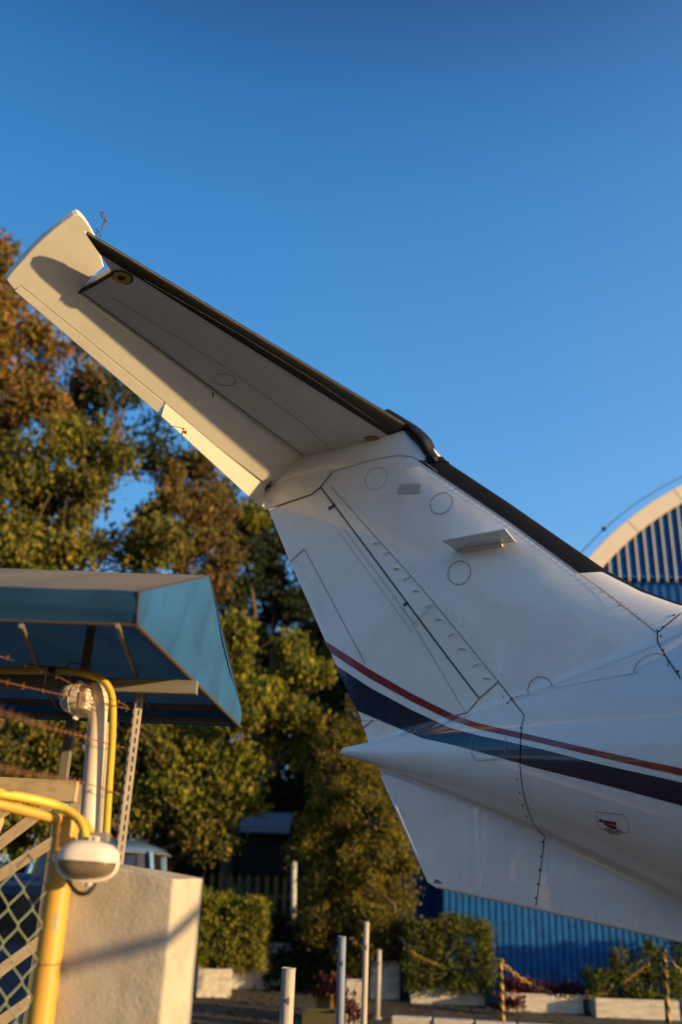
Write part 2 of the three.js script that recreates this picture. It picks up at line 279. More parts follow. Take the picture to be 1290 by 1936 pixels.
part(jet, 'access_panel', ribbon(pl([[897, 1388], [893, 1402], [893, 1425], [900, 1438], [940, 1436], [955, 1425], [959, 1405], [956, 1392]]), .0035, .0046), M.seamPale);
{ const p = part(jet, 'service_door', ribbon(pl([[1128, 1534], [1180, 1540], [1187, 1552], [1191, 1574], [1138, 1567], [1130, 1556]]), .003, .0042, true), M.seamPale);
  for (const [a, b, c, d, m] of [[1146, 1553, 1166, 1557, M.red], [1151, 1561, 1166, 1565, M.red], [1133, 1551, 1146, 1553, M.seam], [1143, 1556, 1151, 1561, M.seam]]) { const q = [onF(a, b), onF(c, d)]; part(p, 'placard_bar', ribbon(q, m === M.red ? .014 : .008, .004), m); }
  for (let k = 0; k < 4; k++) { const y = 1565.5 + k * 2.8; for (let i = 0; i < 9; i++) { const x = 1144 + i * 3.6 + (k > 1 ? 4 : 0); if (rnd() < .86 && (k < 2 || i < 7)) part(p, 'placard_letter', ribbon([onF(x, y + i * .55), onF(x + rr(1.8, 2.8), y + .3 + i * .55)], .0042, .004), M.red); } } }
const screw = (px, py, r) => { const c = onF(px, py), n = nF(c.x, c.y), g = new THREE.CylinderGeometry(r * .8, r, .005, 10); orient(g, c.clone(), c.clone().addScaledVector(n, .005)); part(jet, 'screw', g, M.screw); };
for (const [x, y, r] of [[967, 1322, .009], [961, 1330, .009], [952, 1318, .005], [956, 1306, .005], [1243, 1192, .006], [1254, 1185, .006], [1275, 1163, .006], [1250, 1203, .006], [1256, 1230, .006], [1282, 1270, .009], [978, 1473, .005], [983, 1499, .005], [989, 1522, .005], [997, 1543, .005], [985, 1376, .005], [1026, 1592, .006], [1023, 1619, .006], [1020, 1645, .006], [1017, 1672, .006], [1013, 1698, .006], [862, 925, .004], [1172, 1145, .005], [1208, 1169, .005], [1136, 1549, .005]]) screw(x, y, r);
for (let k = 0; k < 10; k++) for (const [px, py, r] of [[835, 952, .07], [869, 1083, .07]]) { const c = onF(px, py), a = k * .628; const x = c.x + Math.cos(a) * r, y = c.y + Math.sin(a) * r; part(jet, 'rivet', new THREE.SphereGeometry(.003, 6, 4).translate(x, y, F(x, y)), M.screw); }
{ // rows of small fasteners along the panel edges
  const row = (pts, step, off, r = .0028) => { const P = pl(pts), gs = []; for (let k = 0; k < P.length - 1; k++) { const a = P[k], b = P[k + 1], d = Math.hypot(b.x - a.x, b.y - a.y), n = Math.floor(d / step); for (let i = 0; i < n; i++) { const t = (i + .5) / n, x = lerp(a.x, b.x, t) - (b.y - a.y) / d * off, y = lerp(a.y, b.y, t) + (b.x - a.x) / d * off; gs.push(new THREE.SphereGeometry(r, 5, 3).translate(x, y, F(x, y) + .003)); } } part(jet, 'rivet_row', gs, M.seamMid).userData.kind = 'stuff'; };
  row([[640, 915], [790, 1085], [955, 1282]], .05, 0); row([[822, 893], [960, 986], [1132, 1111]], .045, -.02); row([[1135, 1117], [1240, 1193]], .05, .02); row([[1000, 1360], [1000, 1480], [1036, 1575]], .05, 0); row([[640, 990], [720, 1100], [870, 1312]], .06, 0); row([[770, 1470], [900, 1530], [1025, 1590]], .06, 0); row([[1040, 1600], [1030, 1715]], .05, 0); row([[840, 1662], [1010, 1708]], .06, .02); row([[1050, 1725], [1280, 1770]], .06, .02); row([[560, 1055], [630, 1190]], .05, 0);
  const nt = [[823, 1664, 832, 1665.5], [821, 1667.5, 837, 1670]]; nt.forEach(q => { for (let i = 0; i < 5; i++) part(jet, 'stencil_letter', ribbon([onF(lerp(q[0], q[2], i / 5), lerp(q[1], q[3], i / 5)), onF(lerp(q[0], q[2], (i + .7) / 5), lerp(q[1], q[3], (i + .7) / 5))], .008, .003), M.blackMark); });
}
{ // boundary row of vortex generators ahead of the rudder
  for (const [px, py, s] of [[713, 1027, 1], [733, 1045, -1], [752, 1075, 1], [770, 1093, -1], [789, 1117, 1], [812, 1145, -1], [832, 1170, 1], [855, 1199, -1], [875, 1226, 1], [902, 1256, -1], [922, 1282, 1]]) {
    const c = onF(px, py), sh = new THREE.Shape([new THREE.Vector2(-.026, 0), new THREE.Vector2(.026, 0), new THREE.Vector2(.014, .013), new THREE.Vector2(-.02, .013)]);
    const g = new THREE.ExtrudeGeometry(sh, { depth: .003, bevelEnabled: false }).translate(0, 0, -.0015).rotateX(Math.PI / 2).rotateZ(s > 0 ? -.16 : .3).translate(c.x, c.y, c.z); part(jet, 'vortex_generator', [g, new THREE.BoxGeometry(.05, .012, .003).rotateZ(s > 0 ? -.16 : .3).translate(c.x, c.y - .006, c.z + .001)], M.white);
  }
}
for (const q of [[[622, 963], [635, 954]], [[764, 1145], [772, 1139]]]) part(jet, 'paint_mark', ribbon(pl(q), .022, .006), M.blueMark);
part(jet, 'tape_patch', ribbon(pl([[754, 925], [795, 924]]),   .072, .0055), M.tape);
{ // small horizontal vane on the side of the fin
  const a = onF(862, 1041), b = onF(974, 1023), y = (a.y + b.y) / 2, n = .19;
  const P = [a, b].map(p => V(p.x, p.y, p.z - .01)); const Q = [toL(atPlane(832, 1020, V(0, a.y, 0), V(0, 1, 0))), toL(atPlane(957, 1003, V(0, b.y, 0), V(0, 1, 0)))];
  const z = (Q[0].z + Q[1].z) / 2; Q[0].z = Q[1].z = z; Q[0].y = a.y; Q[1].y = b.y;
  const up = V(0, .006, 0), all = [P[0], P[1], Q[1], Q[0], ...[P[0], P[1], Q[1], Q[0]].map(p => p.clone().add(up))];
  const v = part(jet, 'fin_vane', hull(all, [[0, 1, 2, 3], [7, 6, 5, 4], [0, 4, 5, 1], [1, 5, 6, 2], [2, 6, 7, 3], [3, 7, 4, 0]]), M.white);
  const f0 = P[0].clone().lerp(P[1], .12), f1 = P[0].clone().lerp(P[1], .8); f0.z = F(f0.x, f0.y) + .01; f1.z = F(f1.x, f1.y) + .01; f0.y -= .012; f1.y -= .012; part(v, 'vane_bracket', bar(f0, f1, .02, .026), M.white);
}
// ------------------------------------------------------------------ tailplane
const INC = Math.tan(rad(4.5)), XS = L0(772, 806).x, sY = x => YS + (x - XS) * INC;      // the tailplane sits nose up
const stabO = A0.clone().addScaledVector(AH, XS).setY(YS), stabN = AH.clone().multiplyScalar(-INC).setY(1).normalize(), SP = (px, py) => toL(atPlane(px, py, stabO, stabN));
const LEr = SP(772, 806), LEt = SP(160, 437), T1 = SP(214, 508), T2 = SP(146, 549), HR = SP(577, 868);

const sLE = z => lerp(LEr.x, LEt.x, (z - LEr.z) / (LEt.z - LEr.z));
const sH = z => lerp(HR.x, T2.x, (z - HR.z) / (T2.z - HR.z));
const TC = .05; // half thickness over chord
const sT = (q, c) => naca(q, .10) * c * 1.0;
// outline of the tip end
const tipPts = [LEt, T1, T2];
const zEnd = Math.max(T2.z, T1.z);
function stabPt(z, q, s) { const le = sLE(z), te = sH(z) , full = (le - te) * 1.3, x = lerp(le, te, q); return V(x, sY(x) + s * sT(q / 1.3, full), z); }
function cutTip(z) { return z; }
function stabSurface(q0, q1, side, lift = 0, nq = 24, nz = 60) { // both faces between chord fractions; outer end follows the cut tip
  const gs = [];
  for (const s of [-1, 1]) gs.push(grid(nq, nz, (u, v) => {
    const q = lerp(q0, q1, u), zo = tipZ(q), z = lerp(side > 0 ? .0 : 0, zo, v), p = stabPt(z, q, s); return [p.x, p.y + s * lift, side * p.z, p.x * .5, z * .5];
  }));
  return merge(gs);
}
// outer end: from the leading edge point in to T1, then out again to T2 at the hinge
const qOf = p => (sLE(p.z) - p.x) / (sLE(p.z) - sH(p.z)); const qT1 = qOf(T1);
const tipZ = q => q < qT1 ? lerp(LEt.z, T1.z, q / qT1) : lerp(T1.z, T2.z, (q - qT1) / (1 - qT1));
const QB = .155;
for (const side of [1, -1]) {
  const st = new THREE.Group(); st.name = 'tailplane'; jet.add(st);
  part(st, 'skin', stabSurface(QB, 1, side), M.under);
  const bg = grid(20, 60, (u, v) => { const t = u * 2 - 1, q = QB * t * t, s = t < 0 ? -1 : 1, z = lerp(0, tipZ(q) - (Math.abs(t) < .3 ? .012 : 0), v), p = stabPt(z, q, s); return [p.x + .004, p.y + s * (q > 0 ? .003 : 0), side * p.z, v * 3, u]; });
  part(st, 'boot', bg, M.boot);
  // closing ribs at the tip
  part(st, 'tip_rib', [grid(20, 4, (u, v) => { const q = u * qT1, z = tipZ(q), p = stabPt(z, q, lerp(-1, 1, v)); return [p.x, p.y, side * (p.z + .0)]; }), grid(10, 4, (u, v) => { const q = lerp(qT1, 1, u), z = tipZ(q), p = stabPt(z, q, lerp(-1, 1, v)); return [p.x, p.y, side * p.z]; })], M.elev);
  part(st, 'tip_edge', tube([stabPt(T2.z, 1, -1), stabPt(lerp(T1.z, T2.z, .5), lerp(qT1, 1, .5), -1), stabPt(T1.z, qT1, -1)].map(p => V(p.x, p.y - .004, side * p.z)), .011, 12, 8), std([.06, .045, .03], .8));
  part(st, 'rear_spar', grid(40, 2, (u, v) => { const z = lerp(0, T2.z, u), p = stabPt(z, 1, lerp(-1, 1, v)); return [p.x, p.y, side * p.z]; }), M.seam);
  if (side > 0) {
    const low = (px, py, d = .002) => { let p = SP(px, py); for (let k = 0; k < 5; k++) { const q = qOf(p); const y = stabPt(p.z, q, -1).y; p = toL(atPlane(px, py, V(0, y, 0), V(0, 1, 0))); } p.y -= d; return p; };
    for (const [px, py] of [[230, 524], [703, 832]]) { const c = low(px, py), g = (r0_, r1_, d) => new THREE.RingGeometry(r0_, r1_, 28).rotateX(Math.PI / 2).translate(c.x, c.y - d, c.z); const m = part(st, 'round_marking', g(0, .062, .001), M.blackMark); part(m, 'marking_ring', g(.022, .051, .0025), M.yellowMark); }
    const line = (pts, w, mat, nm = 'panel_seam') => { const P = pts.map(p => low(...p, .0025)), gs = []; for (let k = 0; k < P.length - 1; k++) { const n = 12; for (let i = 0; i < n; i++) { const f = t => { const px = lerp(pts[k][0], pts[k + 1][0], t), py = lerp(pts[k][1], pts[k + 1][1], t); return low(px, py, .0022); }; gs.push(bar(f(i / n), f((i + 1) / n), w, .002)); } } part(st, nm, gs, mat); };
    line([[272, 528], [450, 630], [600, 722], [715, 800]], .008, M.seamPale, 'boot_edge'); line([[210, 560], [420, 690], [560, 790], [640, 860]], .003, M.seamPale);
    line([[150, 549], [360, 703], [572, 859]], .006, M.seam, 'hinge_gap'); line([[552, 867], [577, 874], [601, 880]], .022, M.seam, 'hinge_cutout'); line([[572, 866], [590, 868]], .03, M.seam, 'hinge_cutout'); line([[585, 875], [640, 862], [720, 843], [745, 832]], .004, M.seam);
    const hk = low(398, 742); part(st, 'drain_hook', new THREE.TorusGeometry(.02, .005, 8, 16).rotateX(1.2).translate(hk.x, hk.y - .012, hk.z), M.blackMark);
    const c2 = low(425, 718), cg = []; for (let a = 0; a < 24; a++) { const f = k => { const x = c2.x + Math.cos(k * .2618) * .07, z = c2.z + Math.sin(k * .2618) * .07, q = (sLE(z) - x) / (sLE(z) - sH(z)); return V(x, stabPt(z, q, -1).y - .002, z); }; cg.push(bar(f(a), f(a + 1), .003, .002)); } part(st, 'access_panel', cg, M.seamPale);
  }
}
// ------------------------------------------------------------------ elevators
const DROOP = 28.5;
{
  const hd = T2.clone().sub(HR).normalize(), aft = V(0, 0, 0).crossVectors(hd, V(0, 1, 0)); if (aft.x > 0) aft.negate();
  const v = aft.clone().multiplyScalar(Math.cos(rad(DROOP))).addScaledVector(V(0, 1, 0), -Math.sin(rad(DROOP))), n = hd.clone().cross(v).normalize(); if (n.y < 0) n.negate();
  const O = HR.clone(); O.y -= .02;
  const wO = A0.clone().addScaledVector(AH, O.x).addScaledVector(AS, O.z); wO.y = O.y; const wn = AH.clone().multiplyScalar(n.x).addScaledVector(AS, n.z); wn.y = n.y;
  const E = (px, py) => { const p = toL(atPlane(px, py, wO, wn)).sub(O); return new THREE.Vector2(p.dot(hd), p.dot(v)); };

  const mk = (pts, depth, bevel, off) => { const sh = new THREE.Shape(pts), g = new THREE.ExtrudeGeometry(sh, { depth, bevelEnabled: true, bevelThickness: bevel, bevelSize: bevel, bevelOffset: -bevel, bevelSegments: 3 }); g.translate(0, 0, -depth / 2 + off); const uv = g.attributes.uv; for (let i = 0; i < uv.count; i++) uv.setXY(i, uv.getX(i) * .5, uv.getY(i) * .5); return g; };
  const place = (g, side) => { const b = new THREE.Matrix4().makeBasis(hd, v, hd.clone().cross(v)); b.setPosition(O); g.applyMatrix4(b); if (side < 0) { g.scale(1, 1, -1); const ix = g.index; g = g.index ? g.toNonIndexed() : g; const p = g.attributes; for (const k of Object.keys(p)) { const a = p[k], n_ = a.itemSize; for (let i = 0; i < a.count; i += 3) for (let c = 0; c < n_; c++) { const t = a.array[(i + 1) * n_ + c]; a.array[(i + 1) * n_ + c] = a.array[(i + 2) * n_ + c]; a.array[(i + 2) * n_ + c] = t; } } g.computeVertexNormals(); } return g; };
  const NZ = hd.clone().cross(v).y > 0 ? 1 : -1, E2 = a => a.map(p => E(...p));
  const arc = (a, b, c, n = 6) => { const o = []; for (let i = 0; i <= n; i++) { const t = i / n; o.push([(1 - t) ** 2 * a[0] + 2 * t * (1 - t) * b[0] + t * t * c[0], (1 - t) ** 2 * a[1] + 2 * t * (1 - t) * b[1] + t * t * c[1]]); } return o; };
  const strip = [[41, 533], [309, 754], [409, 840], [506, 918]];
  const main = E2([[585, 872], [566, 862], [146, 550], [166, 527], [196, 499], ...arc([182, 447], [160, 402], [146, 398]), ...arc([138, 402], [75, 445], [42, 487]), ...arc([30, 500], [16, 515], [11, 524], 3), [26, 543], [39, 536], [309, 756], [409, 842], [507, 916], [560, 885]]);
  const te = E2([[39, 534], [27, 545], [298, 777], [309, 756]]);
  const tab = E2([[311, 757], [299, 779], [482, 947], [494, 935], [504, 917], [409, 841]]);
  for (const side of [1, -1]) {
    const el = new THREE.Group(); el.name = 'elevator'; jet.add(el);
    part(el, 'elevator_skin', place(mk(main, .03, .007, 0), side), M.elev);
    part(el, 'trailing_strip', place(mk(te, .014, .004, -NZ * .010), side), M.elev);
    // the trim tab hangs further down about its own hinge
    const g = mk(tab, .012, .003, -NZ * .010), a = tab[0], b = tab[5], d2 = b.clone().sub(a).normalize(); const ax = V(d2.x, d2.y, 0); g.translate(-a.x, -a.y, 0); let ang = rad(20); const test = V(tab[2].x - a.x, tab[2].y - a.y, 0).applyAxisAngle(ax, ang); const nz = hd.clone().cross(v).y > 0 ? 1 : -1; if (test.z * nz > 0) ang = -ang; g.applyMatrix4(new THREE.Matrix4().makeRotationAxis(ax, ang)); g.translate(a.x, a.y, 0);
    part(el, 'trim_tab', place(g, side), M.elev);
    if (side > 0) {
      const dn = n.clone().negate(), on = (px, py, d = .0165) => { const e = E(px, py); return O.clone().addScaledVector(hd, e.x).addScaledVector(v, e.y).addScaledVector(dn, d); };
      const ln = (pts, w, mat, nm = 'panel_seam') => { const gs = []; for (let k = 0; k < pts.length - 1; k++) gs.push(bar(on(...pts[k]), on(...pts[k + 1]), w, .002, n)); part(el, nm, gs, mat); };
      ln([[28, 543], [152, 424]], .0035, M.seamPale); ln([[41, 534], [60, 550]], .004, M.seam);
      ln([...Array(25)].map((_, k) => [131 + Math.cos(k * .2618) * 27, 503 + Math.sin(k * .2618) * 23]), .0035, M.seamPale, 'access_panel');
      for (const [cx, cy] of [[352, 765], [373, 783]]) ln([...Array(9)].map((_, k) => [cx + Math.cos(2 + k * .4) * 17, cy + Math.sin(2 + k * .4) * 15]), .0035, M.seamPale, 'access_panel');
      for (let k = 0; k < 12; k++) { const p = on(34 + k * 10.3, 536 - k * 9.9, .016); part(el, 'rivet', new THREE.SphereGeometry(.0042, 6, 4).translate(p.x, p.y, p.z), M.screw); }
      for (let k = 0; k < 5; k++) { const p = on(48 + k * 25, 512 - k * 22, .016), q = p.clone().addScaledVector(dn, .003); part(el, 'screw', orient(new THREE.CylinderGeometry(.007, .008, .003, 10), p, q), M.elev); }
      const hp = on(507, 920, .012), hq = on(560, 885, .012); part(el, 'hinge_gap', [bar(on(556, 886), on(592, 867), .022, .006, n), bar(on(499, 924), on(530, 901), .010, .006, n), bar(on(530, 901), on(558, 884), .008, .006, n)], M.seam);
      part(el, 'hinge_bracket', [bar(hp, hq, .012, .02), bar(on(498, 925), on(512, 905), .02, .02)], M.screw);
    }
  }
}

// ------------------------------------------------------------------ hangar
const WA = 3, wallDir = V(Math.cos(rad(WA)), 0, Math.sin(rad(WA))), wallN = V(-Math.sin(rad(WA)), 0, Math.cos(rad(WA)));
const W0 = atY(850, 1893, 0); W0.z -= .55; W0.y = 0;
const onWall = (px, py, out = 0) => { const p = atPlane(px, py, W0.clone().addScaledVector(wallN, out), wallN).sub(W0); return new THREE.Vector2(p.dot(wallDir), p.y); };
{
  const hg = thing('hangar', 'blue corrugated hangar front with cream arched roof edge behind the aircraft', 'hangar', W0.toArray(), -rad(WA));
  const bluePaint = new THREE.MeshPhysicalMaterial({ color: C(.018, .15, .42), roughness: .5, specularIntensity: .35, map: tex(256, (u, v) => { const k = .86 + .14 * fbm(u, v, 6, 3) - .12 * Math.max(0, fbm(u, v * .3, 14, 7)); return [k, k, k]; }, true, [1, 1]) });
  const a = onWall(1128, 1062), b = onWall(1205, 990), c = onWall(1290, 936);
  const d = 2 * (a.x * (b.y - c.y) + b.x * (c.y - a.y) + c.x * (a.y - b.y)), q = p => p.x * p.x + p.y * p.y;
  const cx = (q(a) * (b.y - c.y) + q(b) * (c.y - a.y) + q(c) * (a.y - b.y)) / d, cy = (q(a) * (c.x - b.x) + q(b) * (a.x - c.x) + q(c) * (b.x - a.x)) / d, R = Math.hypot(a.x - cx, a.y - cy);

  const top = s => { const t = R * R - (s - cx) ** 2; return t > 0 ? cy + Math.sqrt(t) : 0; };
  const sEnd = Math.min(cx * 2, 14), seamY = onWall(1225, 1092).y, lowTop = seamY - .0;
  // corrugated sheets: each a part, ribs as real relief
  const sheet = (s0, s1, y0, yTop_, pitch, prof, out) => { const p = [], ix = [], uv = []; let n = 0; const P = []; for (let s = s0; s < s1 - 1e-6; s += pitch) for (const [t, o] of prof) P.push([s + t * pitch, o]); P.push([s1, prof[0][1]]);
    for (const [s, o] of P) { p.push(s, y0, out + o, s, Math.max(y0 + .05, yTop_(s)), out + o); uv.push(s, y0, s, yTop_(s)); n++; } for (let i = 0; i < n - 1; i++) ix.push(i * 2, i * 2 + 2, i * 2 + 1, i * 2 + 1, i * 2 + 2, i * 2 + 3);
    let g = new THREE.BufferGeometry(); g.setAttribute('position', new THREE.Float32BufferAttribute(p, 3)); g.setAttribute('uv', new THREE.Float32BufferAttribute(uv, 2)); g.setIndex(ix); g = g.toNonIndexed(); g.computeVertexNormals(); return g; };
  const low = [[0, .022], [.60, .022], [.72, 0], [.88, 0]], up = [[0, 0], [.45, .006], [.9, 0]];
  const gableBlue = new THREE.MeshPhysicalMaterial({ color: C(.006, .085, .32), roughness: .7, specularIntensity: .15, map: bluePaint.map }), litRibMat = std([.40, .40, .38], .5, { map: paintMap });
  for (let s = 0; s < sEnd; s += .6) part(hg, 'wall_sheet', sheet(s, s + .6, 0, () => 3.2, .1, low, 0), bluePaint);
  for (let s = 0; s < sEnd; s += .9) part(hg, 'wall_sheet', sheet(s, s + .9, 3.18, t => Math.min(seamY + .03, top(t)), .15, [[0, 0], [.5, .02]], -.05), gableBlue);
  for (let s = 0; s < sEnd; s += .96) if (top(s + .48) > seamY) { part(hg, 'gable_sheet', sheet(s, s + .96, seamY, t => Math.max(seamY, top(t) - .05), .16, up, .03), gableBlue); for (let k = 0; k < 6; k++) { const x = s + k * .16 + .06, h = top(x) - .16 - seamY; if (h > .02) part(hg, 'lit_rib_strip', box(.031, h + .09, .04, x, seamY + h / 2 - .045, .05, .01), litRibMat); } }  // cream strips put the sunlit look of the rib crowns into the colour
  part(hg, 'flashing', box(sEnd, .035, .03, sEnd / 2, seamY, .035), bluePaint);
  // arched fascia in segments
  const cream = std([.66, .58, .47], .6, { map: paintMap }), T = .27, ang = x => Math.acos(THREE.MathUtils.clamp((x - cx) / R, -1, 1)); let a0 = Math.PI + .02;
  const step = 1.05 / R;
  for (let t = Math.PI * .995; t > .12; t -= step) { const sh = new THREE.Shape(); const n = 6, t1 = t - step + .004; for (let i = 0; i <= n; i++) { const w = lerp(t, t1, i / n); sh[i ? 'lineTo' : 'moveTo'](cx + Math.cos(w) * (R + T * .5), cy + Math.sin(w) * (R + T * .5)); } for (let i = n; i >= 0; i--) { const w = lerp(t, t1, i / n); sh.lineTo(cx + Math.cos(w) * (R - T * .5), cy + Math.sin(w) * (R - T * .5)); }
    if (cy + Math.sin(t) * R > 0) part(hg, 'fascia', new THREE.ExtrudeGeometry(sh, { depth: .35, bevelEnabled: true, bevelSize: .008, bevelThickness: .008, bevelSegments: 1 }).translate(0, 0, -.2), cream); }
  // barrel roof behind, and the side wall
  part(hg, 'roof', grid(48, 1, (u, v) => { const t = lerp(Math.PI, 0, u); return [cx + Math.cos(t) * (R + .02), cy + Math.sin(t) * (R + .02), lerp(-.2, -22, v)]; }), std([.35, .35, .36], .6));
  part(hg, 'side_wall', sheet(0, 22, 0, () => Math.min(4, cy > 0 ? cy : 3), .1, low, 0).rotateY(Math.PI / 2).translate(0, 0, 0), bluePaint);
  // lightning wire on little posts along the roof edge
  const wp = [], N = 14; for (let i = 0; i <= N; i++) { const t = lerp(2.75, 1.3, i / N); wp.push(V(cx + Math.cos(t) * (R + .30), cy + Math.sin(t) * (R + .30), 0)); }
  part(hg, 'roof_wire', tube(wp, .008, 60, 5), M.seam);
  const k0 = onWall(1142, 1000); part(hg, 'wire_insulator', new THREE.SphereGeometry(.045, 10, 8).translate(k0.x, k0.y, 0), M.seam);
  // set-back annex left of the corner
  const an = thing('annex_wall', 'deep blue shaded corrugated wall set back left of the hangar corner', 'wall', W0.clone().addScaledVector(wallN, -1.6).toArray(), -rad(WA));
  for (let s = -1.32; s < 1.5; s += .96) part(an, 'wall_sheet', sheet(s, s + .96, 0, () => 3.4, .16, [[0, .03], [.45, .03], [.6, 0], [.85, 0]], 0), bluePaint);
  part(an, 'coping', box(2.9, .06, .12, .1, 3.43, 0), bluePaint);
}
// ------------------------------------------------------------------ awning and its posts
const frameMat = std([.17, .165, .15], .6, { map: streakMap }), beige = std([.44, .37, .28], .6, { map: streakMap });
const canvasBump = tex(256, (u, v) => [.5 + .25 * Math.sin(u * 6.2832 * 64) * Math.sin(v * 6.2832 * 64) + .25 * fbm(u, v, 8, 2)], false, [3, 3]);
const stain = tex(512, (u, v) => { const n = fbm(u, v, 4, 12), m = fbm(u, v * .25, 14, 3), k = .84 + .16 * n - .13 * Math.max(0, m); return [k, k, k * .98]; });
{
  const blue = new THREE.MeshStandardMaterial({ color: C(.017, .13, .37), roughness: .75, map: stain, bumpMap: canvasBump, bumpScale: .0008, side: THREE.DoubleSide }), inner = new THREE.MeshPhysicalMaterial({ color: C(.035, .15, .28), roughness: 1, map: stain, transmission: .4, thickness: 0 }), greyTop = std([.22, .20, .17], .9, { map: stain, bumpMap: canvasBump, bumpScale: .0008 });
  const A = atZ(262, 1118, 2.97), D = atZ(258, 1182, 3.07), B = atZ(396, 1088, 3.75), Cc = atZ(456, 1340, 5.2), Cb = atZ(453, 1374, 5.2);
  const aw = thing('awning', 'faded blue canvas awning on a metal frame above the gate post', 'awning', [A.x, 0, A.z]);
  const g0 = V(A.x, 0, A.z), L = p => p.clone().sub(g0);
  const Al = atZ(0, 1118, 1); const z0 = (A.y - EYE) / (Al.y - EYE); Al.sub(eye).multiplyScalar(z0).add(eye); const dir = Al.clone().sub(A).setY(0).normalize(); dir.set(-1, 0, 0); const LEN = 3.4, far = p => p.clone().addScaledVector(dir, LEN);
  const sag = (p, q, r, s, nu, nv, dn, amp) => grid(nu, nv, (u, v) => { const x = p.clone().lerp(q, u), y = r.clone().lerp(s, u), w = x.lerp(y, v); const k = amp * Math.sin(Math.PI * v) * (.6 + .4 * Math.sin(u * 9 + v * 3)) + .004 * noise.noise(u * 14, v * 6, amp * 90); w.addScaledVector(dn, k); const c = L(w); return [c.x, c.y, c.z, w.x * .7 + w.z * .3, w.y * .7 + w.z * .5]; });
  part(aw, 'roof_canvas', sag(A, far(A), B, far(B), 60, 10, V(0, -1, 0), .012), greyTop);
  part(aw, 'front_valance', sag(A, far(A), D, far(D), 60, 10, V(0, 0, 1), .006), blue);
  part(aw, 'back_canvas', sag(B, far(B), Cc, far(Cc), 60, 20, V(0, -1, -.2), .03), inner);
  part(aw, 'back_valance', sag(Cc, far(Cc), Cb, far(Cb), 40, 4, V(0, 0, 1), .006), inner);
  // end panel: a fan A-B-C over D-Cb
  part(aw, 'end_panel', grid(24, 20, (u, v) => { const t = u; const up = t < .42 ? A.clone().lerp(B, t / .42) : B.clone().lerp(Cc, (t - .42) / .58), dn = D.clone().lerp(Cb, t), w = up.lerp(dn, v); w.x += .012 * Math.sin(Math.PI * v) * Math.sin(u * 7) - .0; const c = L(w); return [c.x, c.y, c.z, w.z * .7, w.y * .9]; }), blue);
  const hem = (p, q, nm, r = .007) => part(aw, nm, rod(L(p), L(q), r, 8), std([.05, .035, .025], .8));
  hem(D, Cb, 'hem_rod', .010); hem(D, far(D), 'hem_rod'); hem(A, D, 'seam_cord', .005); hem(A, B, 'seam_cord', .004); hem(B, Cc, 'seam_cord', .004);
  const br = (a, b, w, h) => part(aw, 'frame_bar', bar(L(a), L(b), w, h), frameMat);
  const mid = atZ(374, 1301, 3.9), ml = far(mid); br(mid, ml, .04, .06);
  const cb = Cc.clone().add(V(-.03, -.01, .04)); br(cb, far(cb), .03, .03); const cd = Cb.clone().add(V(-.05, .02, .04)); br(cd, far(cd), .03, .03);
  for (const [x1, y1, x2, y2] of [[222, 1183, 283, 1342], [40, 1183, 108, 1342], [-170, 1183, -110, 1342]]) br(atZ(x1, y1, 2.99), atZ(x2, y2, 5.17), .015, .015);
  const kp = atZ(158, 1290, 3.87); br(kp, kp.clone().setY(B.y - .02), .034, .034);
  const kp2 = kp.clone().addScaledVector(dir, 1.3); br(kp2, kp2.clone().setY(B.y - .02), .034, .034);
  for (const px of [288, 120]) { const t = atZ(px, 1345, 5.16); br(t, t.clone().setY(cd.y), .03, .03); }
  const leg = atZ(137, 1350, 5.15); br(leg, leg.clone().setY(0), .05, .05);
}
const postTop = atZ(190, 1296, 3.8), postFoot = atZ(166, 1592, 3.8);
{
  const p = thing('pipe_post', 'cream painted steel pipe post holding up the awning bar', 'post', [postTop.x, 0, postTop.z]);
  const m = std([.66, .58, .48], .45, { map: paintMap }); const top = V(0, postTop.y, 0), foot = V(postFoot.x - postTop.x, postFoot.y, 0), k = top.clone().add(foot.clone().sub(top).multiplyScalar(top.y / (top.y - foot.y)));
  part(p, 'pipe', rod(k, top, .0395, 32), m); part(p, 'cap', rod(top.clone().add(V(0, -.035, 0)), top.clone().add(V(0, .004, 0)), .041, 32), std([.4, .37, .33], .6));
  part(p, 'clamp_band', rod(V(-.003, top.y - .085, 0), V(-.002, top.y - .068, 0), .0412, 32), m); part(p, 'clamp_band', rod(V(-.004, top.y - .103, 0), V(-.003, top.y - .098, 0), .0412, 32), m);
  part(p, 'conduit', rod(k.clone().add(V(.052, 0, -.02)), V(.05, postTop.y - .15, -.02), .009, 12), std([.45, .4, .34], .6));
}
